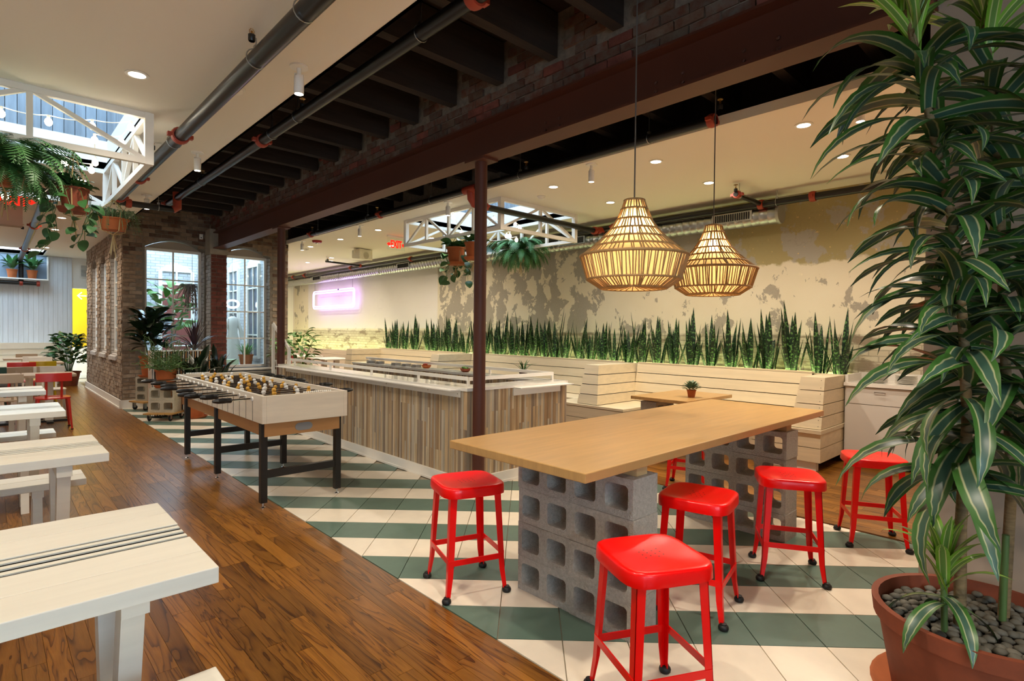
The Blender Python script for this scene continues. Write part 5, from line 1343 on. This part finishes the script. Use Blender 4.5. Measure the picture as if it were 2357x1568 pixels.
DL = [leaf_mesh('leaf', M['dracaena'], L, W, math.radians(e), math.radians(d), 'lance', 9, .22, s, .10) for L, W, e, d, s in ((.44, .074, 38, 80, .1), (.48, .078, 30, 100, -.15), (.42, .070, 20, 70, .2), (.50, .080, 15, 95, 0), (.46, .076, 45, 120, .1), (.42, .072, 5, 80, -.2))]
DU = [leaf_mesh('leaf', M['dracaena_y'], L, W, math.radians(e), math.radians(d), 'lance', 9, .22, s, .05) for L, W, e, d, s in ((.40, .066, 72, 50, .1), (.36, .05, 60, 75, -.1), (.38, .052, 80, 30, 0))]
DH = [leaf_mesh('leaf', M['dracaena'], L, W, math.radians(e), math.radians(d), 'lance', 9, .22, s, .08) for L, W, e, d, s in ((.40, .078, -8, 75, .05), (.44, .078, 6, 98, -.1), (.38, .074, -15, 68, .1))]
dg = random.Random(33)
def cane(path, r0, r1):
    o = MB().tube(path, [r0+(r1-r0)*i/(len(path)-1) for i in range(len(path))], 10).build('stem', M['bark'], dr, smooth=60); return o
def along(path, f):
    n = len(path)-1; i = min(int(f*n), n-1); return Vector(path[i]).lerp(Vector(path[i+1]), f*n-i)
def foliage(path, f0, f1, n, top=True, sc=1.0):
    for i in range(n):
        f = f0+(f1-f0)*i/(n-1); p = along(path, f); a = i*PH+dg.uniform(-.35, .35); rel = i/(n-1)
        if top and rel > .90: me = dg.choice(DU)
        elif rel < .22: me = dg.choice(DH+DL[3:4])
        else: me = dg.choice(DL)
        s = sc*dg.uniform(.82, 1.08)
        # keep clear of the wall pier
        w = dr.location+p+Vector((math.cos(a), math.sin(a), 0))*.36*s
        if w.x > 3.28 and w.y < .62: s *= .66
        inst('leaf', me, dr, p, (dg.uniform(-.55, .55), dg.uniform(-.32, .28), a), (s, s*dg.uniform(.78, 1.05), s))
def off(lat, dep, z): return (lat*.7256+dep*.688, -lat*.688+dep*.7256, z)     # lateral / depth offsets from the pot centre
s1 = [off(-.10, -.02, .36), off(-.105, -.02, .75), off(-.09, -.02, 1.15), off(-.12, -.03, 1.5), off(-.17, -.03, 1.9), off(-.27, -.02, 2.35), off(-.34, 0, 2.72)]
cane(s1, .021, .013); foliage(s1, .22, 1.0, 165)
s2 = [off(.14, .06, .36), off(.16, .06, .9), off(.13, .08, 1.5), off(.10, .08, 2.1), off(.04, .10, 2.75)]
cane(s2, .02, .013); foliage(s2, .30, 1.0, 112, sc=1.04)
s3 = [off(-.19, -.06, .36), off(-.195, -.06, .50), off(-.20, -.06, .62)]
o = MB().tube(s3, .011, 8).build('stem', M['stem_green'], dr, smooth=60)
for i in range(22):
    p = along(s3, .35+.65*i/21); inst('leaf', DU[i % 3] if i > 5 else DH[i % 3], dr, p, (0, 0, i*PH+.4), (.68,)*3)
s4 = [off(.10, .02, .36), off(.105, .02, .7)]
MB().tube(s4, .012, 8).build('stem', M['stem_green'], dr, smooth=60)
# ---- snake plants in the planter
def snake_leaf(L, W, lean, tw): 
    v, f, u = leaf_vf(L, W, PI/2-lean, -tw, 'blade', 9, .35, 0, .06); return MB().add(v, f, u).mesh('leaf', M['snake'], 70)
SL = [snake_leaf(L, W, le, tw) for L, W, le, tw in ((.78, .070, .12, .08), (.66, .068, .18, .02), (.55, .064, .26, .10), (.74, .074, .06, -.06), (.46, .060, .32, .12), (.88, .070, .14, .03), (.36, .055, .22, 0), (.64, .066, .38, .18))]
sg = random.Random(12); protos = []
for k in range(5):
    t = thing('snake_plant', 'dark green banded snake plant standing in the planter behind the booths', 'plant', (7.5, 3, .95), 0, 'snake plants in the planter behind the booths')
    for i in range(11):
        a = i*PH+sg.uniform(-.4, .4); r = .02+.018*i**.5
        s = sg.uniform(.82, 1.05); inst('leaf', SL[(i*3+k) % 8], t, (r*math.cos(a), r*math.sin(a), 0), (0, 0, a), (s, s, s))
    protos.append(t)
ys = [2.12]
while ys[-1] < 10.6: ys.append(ys[-1]+sg.uniform(.22, .32))
ys += [11.3, 11.75, 12.15, 12.45]
for i, y in enumerate(ys):
    p = protos[i % 5]; loc = (7.5+sg.uniform(-.06, .05), y, .945); s = sg.uniform(.90, 1.10)
    tens = ['', 'twenty-', 'thirty-', 'forty-']; ones = ['first', 'second', 'third', 'fourth', 'fifth', 'sixth', 'seventh', 'eighth', 'ninth']; n_ = i+1
    teen = ['tenth', 'eleventh', 'twelfth', 'thirteenth', 'fourteenth', 'fifteenth', 'sixteenth', 'seventeenth', 'eighteenth', 'nineteenth']
    w_ = ones[n_-1] if n_ < 10 else teen[n_-10] if n_ < 20 else {20: 'twentieth', 30: 'thirtieth', 40: 'fortieth'}.get(n_, tens[n_//10-1]+ones[n_ % 10-1])
    lab = 'dark green banded snake plant, %s from the right in the planter behind the booths' % w_
    if i < 5: p.location = loc; p.scale = (s, s, s); p.rotation_euler[2] = sg.uniform(0, 6); p['label'] = lab
    else: dup(p, loc, sg.uniform(0, 6), lab, scale=(s, s, s))
# ---- ferns
def frond_mesh(L, e0, droop, n=22, m=None):
    mb = MB(); x = z = 0.0; ds = L/n; pts = []
    for i in range(n+1):
        a = e0-droop*(i/n)**1.1; pts.append((x, z, a)); x += ds*math.cos(a); z += ds*math.sin(a)
    mb.tube([(p[0], 0, p[1]) for p in pts], .0022, 4)
    for i in range(1, n+1):
        x, z, a = pts[i]; t = i/n; l = .075*L/.5*(math.sin(PI*min(1, .12+t*.86))**.7)
        for s in (-1, 1):
            nx, nz = -math.sin(a), math.cos(a); dx, dz = math.cos(a), math.sin(a); w = ds*.38
            tip = (x+dx*l*.35, s*l, z+dz*l*.35-.012)
            mb.add([(x-dx*w, 0, z-dz*w), (x+dx*w, 0, z+dz*w), (tip[0]+dx*w*.3, tip[1], tip[2]), (tip[0]-dx*w*.5, tip[1]*.96, tip[2])], [(0, 1, 2, 3)])
    return mb.mesh('frond', m or M['leaf_fern'])
FR = [frond_mesh(.52, 1.1, 2.0), frond_mesh(.40, .1, 1.7), frond_mesh(.58, .9, 2.3), frond_mesh(.36, -.3, 1.2), frond_mesh(.5, .4, 1.9)]
def ropes(t, z0, r, ztop, n=3, tail=.25):
    mb = MB()
    for i in range(n):
        a = i*2*PI/n+.3; mb.tube([(0, 0, ztop), (r*math.cos(a)*1.05, r*math.sin(a)*1.05, z0+.16), (r*.8*math.cos(a), r*.8*math.sin(a), z0-.01), (0, 0, z0-.04)], .005, 5)
    for i in range(5): a = i*1.3; mb.tube([(0, 0, z0-.04), (.03*math.cos(a), .03*math.sin(a), z0-.04-tail*(.6+.1*i))], .004, 5)
    mb.build('rope', M['rope'], t)
def fern(label, loc, n, s, ztop):
    t = thing('hanging_fern', label, 'plant', loc, 0, 'hanging ferns'); add_pot(t, .085, .13)
    ropes(t, 0, .12, ztop-loc[2], 3, .22); g = random.Random(n)
    for i in range(n):
        a = i*PH; k = s*g.uniform(.8, 1.1); inst('frond', FR[i % 5], t, (.04*math.cos(a), .04*math.sin(a), .15), (g.uniform(-.2, .2), 0, a), (k, k, k))
fern('big fern hanging from the right truss, fronds spilling over', (6.70, 6.87, 2.70), 150, 1.15, 2.92)
fern('big fern hanging at the upper left edge below the left truss', (.10, 5.66, 2.53), 150, 1.0, 2.92)
# ---- hanging pots
LVm = [leaf_mesh('leaf', M['leaf_mid'], L, W, e, d, 'oval', 6, .2, 0) for L, W, e, d in ((.10, .075, .5, .9), (.085, .06, .2, .8), (.12, .08, .8, 1.2))]
LVd = [leaf_mesh('leaf', M['leaf_dark'], L, W, e, d, 'oval', 7, .2, 0) for L, W, e, d in ((.26, .145, .6, .6), (.23, .13, .2, .7), (.28, .15, 1.0, .8))]
LVf = [leaf_mesh('leaf', M['leaf_bright'], L, W, e, d, 'fiddle', 7, .15, 0, .15) for L, W, e, d in ((.32, .21, .7, .9), (.28, .19, .3, .8), (.30, .20, 1.1, 1.0))]
LVs = [leaf_mesh('leaf', M['leaf_mid'], L, W, e, d, 'lance', 7, .2, 0) for L, W, e, d in ((.30, .085, 1.2, .8), (.26, .08, .9, 1.1), (.34, .09, 1.35, .6))]
LVk = [leaf_mesh('leaf', M['leaf_dark'], L, W, e, d, 'lance', 7, .2, 0) for L, W, e, d in ((.36, .10, 1.25, .7), (.30, .095, .9, .9), (.40, .10, 1.4, .5))]
LVb = [leaf_mesh('leaf', M['leaf_bright'], L, W, e, d, 'lance', 6, .2, 0) for L, W, e, d in ((.16, .055, .4, 1.2), (.14, .05, .1, 1.0), (.17, .055, .7, 1.4))]
def hanging(label, loc, r, h, ztop, leaves, n, vines, seed, s=1.0, pot=None):
    t = thing('hanging_plant', label, 'plant', loc, 0, 'plants in hanging pots'); add_pot(t, r, h, pot, saucer=True); ropes(t, 0, r, ztop-loc[2], 3, .16); g = random.Random(seed)
    for i in range(n):
        a = i*PH; k = s*g.uniform(.8, 1.15); rr = r*.75*math.sqrt(i/n); inst('leaf', leaves[i % len(leaves)], t, (rr*math.cos(a), rr*math.sin(a), h+g.uniform(0, .06)), (g.uniform(-.4, .4), 0, a), (k, k, k))
    for v in range(vines):
        a = v*2.1+g.uniform(0, 1); l = g.uniform(.25, .55); pts = [(r*.6*math.cos(a), r*.6*math.sin(a), h+.02), (r*1.3*math.cos(a), r*1.3*math.sin(a), h-.02)]
        for j in range(1, 6): pts.append((r*(1.3+.12*j*g.uniform(-.5, 1.6))*math.cos(a+.1*j), r*(1.3+.12*j*g.uniform(-.5, 1.6))*math.sin(a+.1*j), h-.02-l*j/5))
        MB().tube(pts, .003, 5).build('vine', M['stem_green'], t)
        for j in range(2, 7):
            k = s*g.uniform(.7, 1.1); inst('leaf', leaves[j % len(leaves)], t, pts[j], (g.uniform(-1, 1), g.uniform(.2, 1.2), a+g.uniform(-1.2, 1.2)), (k, k, k))
    return t
hanging('trailing broad-leaved plant in a terracotta pot hung from the right truss, left of two', (5.16, 6.70, 2.48), .14, .24, 2.90, LVm, 26, 5, 3, 1.5)
hanging('terracotta pot hung from the right truss, right of two and darker leaved', (5.16, 6.28, 2.52), .13, .23, 2.90, LVm, 22, 1, 4, 1.5)
hanging('trailing pothos in a terracotta pot hung from the left truss', (.508, 5.70, 2.40), .10, .175, 2.90, LVm, 44, 8, 5, 1.0, M['terracotta_dark'])
# small-leaved plant in a bowl
t = thing('hanging_plant', 'small-leaved grey-green plant in a shallow terracotta bowl on ropes, upper left', 'plant', (1.02, 7.55, 2.555), 0, 'plants in hanging pots'); t.scale = (1.18,)*3; add_pot(t, .125, .11); ropes(t, 0, .125, .29, 4, .22)
g = random.Random(2); q = MB(); stq = MB()
for i in range(130):
    a = i*PH; r0 = .11*math.sqrt(i/130); out = g.uniform(.02, .16); top = g.uniform(.02, .14) if out < .1 else g.uniform(-.16, .06)
    p0 = Vector((r0*math.cos(a), r0*math.sin(a), .10)); p1 = p0+Vector((out*.6*math.cos(a), out*.6*math.sin(a), .08)); p2 = p0+Vector((out*math.cos(a), out*math.sin(a), top))
    stq.tube([p0, p1, p2], .0015, 4)
    for j in range(9):
        f = (j+1)/9; p = p0.lerp(p1, min(1, f*2)) if f < .5 else p1.lerp(p2, f*2-1); b = g.uniform(0, 6); l = .02
        d = Vector((math.cos(b), math.sin(b), g.uniform(-.3, .5)))*l; sd = Vector((-d.y, d.x, 0))*.42
        q.add([p, p+d*.5+sd, p+d, p+d*.5-sd], [(0, 1, 2, 3)])
o = q.build('foliage', M['leaf_grey'], t); o['kind'] = 'stuff'; stq.build('twig', M['stem_green'], t)['kind'] = 'stuff'
# shelf plant seen through the right truss
def bush(label, name, loc, leaves, n, spread, zlo, zhi, seed, s=1.0, stems=3, rel_tilt=.3, cat='plant', group=None):
    t = thing(name, label, cat, loc, 0, group); g = random.Random(seed); tips = []
    for k in range(stems):
        a = k*PH; top = (spread*.45*math.cos(a), spread*.45*math.sin(a), zhi*.92); MB().tube([(0.02*math.cos(a), .02*math.sin(a), zlo), (top[0]*.45, top[1]*.45, (zlo+zhi)/2), top], [.010, .007, .004], 6).build('stem', M['stem_green'], t)
    for i in range(n):
        f = i/(n-1); a = i*PH; z = zlo+(zhi-zlo)*(.25+.75*f); rr = spread*.55*(1-.5*f)*g.uniform(.3, 1)
        k = s*g.uniform(.8, 1.15); inst('leaf', leaves[i % len(leaves)], t, (rr*math.cos(a), rr*math.sin(a), z), (g.uniform(-.4, .4), g.uniform(-.25, .35), a), (k, k, k))
    return t
# ---- plant corner in front of the windows
def dolly(label, x, y, rz, z=.13):
    t = thing('plant_dolly', label, 'dolly', (x, y, 0), rz, 'wooden plant dollies')
    for k in range(4): MB().box(-.22, .22, -.22+.112*k, -.22+.112*k+.104, z-.022, z).build('board', M['wood_dolly'], t)
    w = MB().lathe([(.0001, -.014), (.034, -.014), (.04, -.008), (.04, .008), (.034, .014), (.0001, .014)], 14, axis=Matrix.Rotation(PI/2, 3, 'X')).mesh('wheel', M['rubber'], 40)
    for sx in (-1, 1):
        for sy in (-1, 1):
            c = MB().box(-.03, .03, -.03, .03, z-.03, z-.022).box(-.02, .02, -.022, -.018, .04, z-.03).box(-.02, .02, .018, .022, .04, z-.03).build('caster', M['galv'], t, loc=(sx*.16, sy*.16, 0)); inst('wheel', w, c, (.012, 0, .04))
def stack(x, y, rz, z0, n, label, sz=1.0):
    for k in range(n):
        lab = (('uppermost ' if k == n-1 else 'lowest ' if k == 0 else 'middle ')+label)
        o = inst('cinder_block', BLOCK_PALE, None, (x, y, z0+k*.1955*sz), (0, 0, rz), (1, 1, sz)); tag(o, lab, 'block', 'cinder blocks on the plant dollies')
dolly('wooden plant dolly nearer the football table, carrying two pale blocks', 2.07, 10.27, math.radians(50))
stack(2.07, 10.27, math.radians(50.4), .13, 2, 'pale cinder block on the nearer plant dolly')
dolly('wooden plant dolly against the brick corner, carrying three blocks', 2.12, 11.80, math.radians(20), .16)
stack(2.14, 11.80, math.radians(50), .16, 3, 'cinder block of the three stacked by the brick corner', .735)
t = bush('dark glossy rubber plant in a terracotta pot by the brick corner', 'rubber_plant', (2.12, 11.70, .592), LVd, 70, .52, .34, 1.12, 6, 1.08, 5); add_pot(t, .165, .36, saucer=True)
t = thing('pencil_cactus', 'thin-branched green plant in a terracotta pot on the two pale blocks', 'plant', (2.08, 10.26, .521)); add_pot(t, .155, .27, saucer=True)
g = random.Random(14); q = MB()
for i in range(46):
    a = i*PH; L = g.uniform(.22, .60); el = g.uniform(.1, 1.35); p = Vector((.06*math.cos(a), .06*math.sin(a), .26)); d = Vector((math.cos(a)*math.cos(el), math.sin(a)*math.cos(el), math.sin(el)))
    e = p+d*L; q.tube([p, p+d*L*.5+Vector((0, 0, .02)), e], .0042, 5)
    for j in range(6):
        b = g.uniform(0, 6.3); f = g.uniform(.3, 1); s_ = p+d*L*f; e_ = s_+Vector((math.cos(b)*.09, math.sin(b)*.09, g.uniform(-.03, .08))); q.tube([s_, e_], .0042, 4); q.tube([e_, e_+Vector((g.uniform(-.06, .06), g.uniform(-.06, .06), g.uniform(.0, .06)))], .0036, 4)
q.build('branches', M['leaf_bright'] if False else mat('cactus_green', '#4f7336', rough=.5, var=.3, scale=6), t)['kind'] = 'stuff'
t = bush('broad-leaved dark plant in a terracotta pot on the tiles behind the football table', 'leafy_plant', (2.50, 10.20, 0), LVk, 26, .32, .42, .80, 7, 1.1, 4); add_pot(t, .15, .38, saucer=True)
t = bush('dark leafy plant at the foot of the red brick pier', 'leafy_plant', (3.05, 11.1, 0), LVk, 34, .5, .38, .85, 9, .8, 4); add_pot(t, .16, .36)
# striped planter box with a glass bowl and a spiky plant behind
sb = thing('striped_planter', 'tall planter box with black and white vertical stripes behind the football table', 'planter', (2.38, 10.72, 0))
MB().box(-.43, .43, -.14, .17, .02, 1.085).build('box', M['black_metal'], sb)
sw = MB().box(-.0085, .0085, -.006, .006, 0, 1.06).mesh('slat', M['white']); so = MB().box(-.0085, .0085, -.006, .006, 0, 1.06).mesh('slat', M['birch'])
for i in range(24): inst('slat', sw if i % 2 == 0 else so, sb, (-.415+i*.036, -.146, .03))
for i in range(8): inst('slat', sw if i % 2 == 0 else so, sb, (-.436, -.125+i*.036, .03), (0, 0, PI/2))
MB().box(-.44, .44, -.155, .18, 1.085, 1.10).build('rim', M['white'], sb)
gb = thing('glass_bowl', 'small clear glass bowl on top of the striped planter', 'bowl', (2.52, 10.66, 1.10)); MB().lathe([(.0001, 0), (.045, 0), (.065, .05), (.08, .10), (.075, .10), (.06, .05), (.04, .006), (.0001, .006)], 18).build('bowl', M['glass'], gb, smooth=50)
LVp = [leaf_mesh('leaf', M['leaf_purple'], L, .03, e, d, 'strap', 7, .3, 0) for L, e, d in ((.55, 1.3, .5), (.5, .9, .8), (.45, .6, .6), (.58, 1.45, .3))]
t = thing('cordyline', 'spiky dark purple cordyline behind the glass bowl', 'plant', (2.62, 10.82, 1.10))
for i in range(34): a = i*PH; inst('leaf', LVp[i % 4], t, (.01*math.cos(a), .01*math.sin(a), .0), (0, 0, a))
MB().tube([(0, 0, -.05), (0, 0, .03)], .02, 8).build('stem', M['bark'], t)
# radiator under window 2
rd = thing('radiator', 'grey metal radiator cover below the right window', 'radiator', (3.95, 12.05, 0)); MB().box(-.48, .48, -.02, .1, .05, .60).build('casing', mat('grey_radiator', '#6f767c', rough=.45, metal=.3), rd)
for z in (.50, .54, .575): MB().box(-.48, .48, -.035, -.02, z, z+.018).build('louvre', M['galv'], rd)
# plant in white pot by the far column, ficus behind it
t = bush('leafy plant in a white pot on a stand left of the far column', 'leafy_plant', (4.5, 11.85, 0), LVb, 40, .34, .80, 1.25, 15, 1.2, 4); inst('pot', pot_mesh(.11, .2, M['white']), t, (0, 0, .62)); MB().box(-.12, .12, -.12, .12, 0, .62).build('stand', M['white_wood'], t)
t = bush('bright green bushy plant right of the far column, pink wall behind it', 'leafy_plant', (5.42, 13.1, 0), LVb, 90, .8, .35, 1.42, 16, 1.55, 6); add_pot(t, .2, .36)
t = bush('bushy green schefflera in a brown pot at the far left wall', 'schefflera', (1.48, 17.75, 0), LVm, 170, .80, .30, 1.28, 18, 1.9, 7); add_pot(t, .24, .36, M['terracotta_dark'])
# niche plants high on the far wall
nb = thing('wall_planter', 'blue-grey planter niche high on the far boarded wall', 'planter', (.2, 18.86, 2.70)); MB().box(-1.6, .95, -.22, .09, -.03, .0).build('shelf', M['white_frame'], nb); MB().box(-1.6, .95, .075, .085, .0, .626).build('back_panel', mat('blue_grey_panel', '#6e7c8a', rough=.6), nb); MB().box(.93, .96, -.02, .09, 0, .6).build('end_board', M['white_frame'], nb)
for i, x in enumerate((.45, .83)):
    t = bush('potted plant with arching pale-striped leaves in the high niche, %s' % ('left one' if i == 0 else 'right one'), 'niche_plant', (x, 18.72, 2.70), LVs, 26, .18, .20, .34, 20+i, .95, 3); add_pot(t, .11, .21)
# succulent and spider plant on the booth tables
t = thing('succulent', 'small grey-green succulent in a tiny terracotta pot on the booth table', 'plant', (5.88, 3.19, .7425)); add_pot(t, .052, .085); SLf = leaf_mesh('leaf', M['leaf_grey'], .075, .042, .5, .5, 'oval', 4, .3)
for i in range(44): a = i*PH; inst('leaf', SLf, t, (.05*math.sqrt(i/44)*math.cos(a), .05*math.sqrt(i/44)*math.sin(a), .085+.05*(1-i/44)), (0, .2-.8*(1-i/44), a))
LVsp = [leaf_mesh('leaf', M['leaf_mid'], L, .018, e, d, 'strap', 7, .3) for L, e, d in ((.26, 1.3, .9), (.30, 1.0, 1.2), (.22, 1.45, .4), (.28, .8, 1.0))]
t = thing('spider_plant', 'thin-leaved plant in a dark bowl behind the bar rail, middle booth', 'plant', (6.35, 6.42, .7425)); inst('pot', pot_mesh(.075, .08, mat('dark_bowl', '#4a3a2e', rough=.5)), t)
for i in range(15): a = i*PH; inst('leaf', LVsp[i % 4], t, (.015*math.cos(a), .015*math.sin(a), .07), (0, 0, a))
# ---- courtyard
struct(MB().box(2.14, 4.48, 12.56, 16.69, 0, .60).build('trim_5', mat('courtyard_deck', '#c9c4ba', rough=.8)))
t = bush('large fiddle-leaf fig outside the left window', 'fiddle_leaf_fig', (2.85, 13.7, .6), LVf, 54, .85, .45, 1.75, 24, 1.0, 4); add_pot(t, .2, .36)
t = thing('dried_reeds', 'drooping brown dried reeds hanging outside the left window', 'plant', (3.15, 13.2, 2.35)); g = random.Random(31); q = MB()
for i in range(46):
    a = i*PH; r = g.uniform(.06, .34); zz = g.uniform(-.65, .0); q.tube([(0, 0, .05), (r*.6*math.cos(a), r*.6*math.sin(a), .06), (r*math.cos(a), r*math.sin(a), zz)], .003, 4)
    for j in range(7):
        f = j/7; p = Vector((r*(.6+.4*f)*math.cos(a), r*(.6+.4*f)*math.sin(a), .06+(zz-.06)*f)); q.add([p, p+Vector((.02, .01, -.05)), p+Vector((-.005, .015, -.09))], [(0, 1, 2)])
q.build('reeds', M['reed'], t)['kind'] = 'stuff'
MB().tube([(0, 0, .04), (0, 0, 1.2)], .004, 5).build('cord', M['cord'], t)
dm = thing('white_dress', 'white dress on a stand outside the right window', 'dress', (4.12, 13.75, .6)); n = 20
def ruff(r, z, k): return [((r+k*math.sin(j*5*2*PI/n*1.0))*math.cos(2*PI*j/n), (r*.7+k*math.sin(j*5*2*PI/n))*math.sin(2*PI*j/n), z) for j in range(n)]
rings = [ruff(.19, .15, .02), ruff(.17, .5, .015), ruff(.10, .78, .004), ruff(.12, .98, .0), ruff(.10, 1.12, 0), ruff(.045, 1.16, 0)]
q = MB(); vs = [p for r in rings for p in r]; q.add(vs, [(i*n+j, i*n+(j+1) % n, (i+1)*n+(j+1) % n, (i+1)*n+j) for i in range(5) for j in range(n)]); q.build('dress', M['white'], dm, smooth=80)
for s in (-1, 1): MB().tube([(s*.09, 0, 1.10), (s*.17, -.02, .85), (s*.21, -.03, .62)], [.035, .045, .06], 8).build('sleeve', M['white'], dm, smooth=80)
MB().tube([(0, 0, .02), (0, 0, 1.2)], .012, 8).lathe([(.0001, 0), (.14, 0), (.14, .015), (.0001, .02)], 14).build('stand', M['galv'], dm)
rg_ = thing('ring_neon', 'white glowing oval neon ring above the dress outside the right window', 'sign', (4.13, 13.8, 2.05)); MB().tube([(.135*math.cos(a), 0, .085*math.sin(a)) for a in [2*PI*i/24 for i in range(24)]], .022, 8, closed=True).build('tube', M['e_ring'], rg_, smooth=80)
MB().tube([(0, .02, .085), (0, .02, 1.5)], .004, 5).build('cable', M['cord'], rg_)
LVg = [leaf_mesh('leaf', M['leaf_bright'], L, .022, e, d, 'strap', 7, .3) for L, e, d in ((.32, 1.4, .5), (.30, 1.1, .9), (.36, 1.3, 1.0))]
t = thing('potted_grass', 'green strappy grass in an orange terracotta pot outside the right window', 'plant', (4.22, 13.15, .6)); add_pot(t, .15, .30)
for i in range(40): a = i*PH; inst('leaf', LVg[i % 3], t, (.07*math.sqrt(i/40)*math.cos(a), .07*math.sqrt(i/40)*math.sin(a), .27), (0, 0, a))
tag(inst('cinder_block', MB().box(-.13, .13, -.1, .1, 0, .2).mesh('cinder_block', mat('pale_green_block', '#cfdcb8', rough=.8)), None, (3.88, 13.05, .6)), 'pale green block beside the terracotta pot outside the right window', 'block')
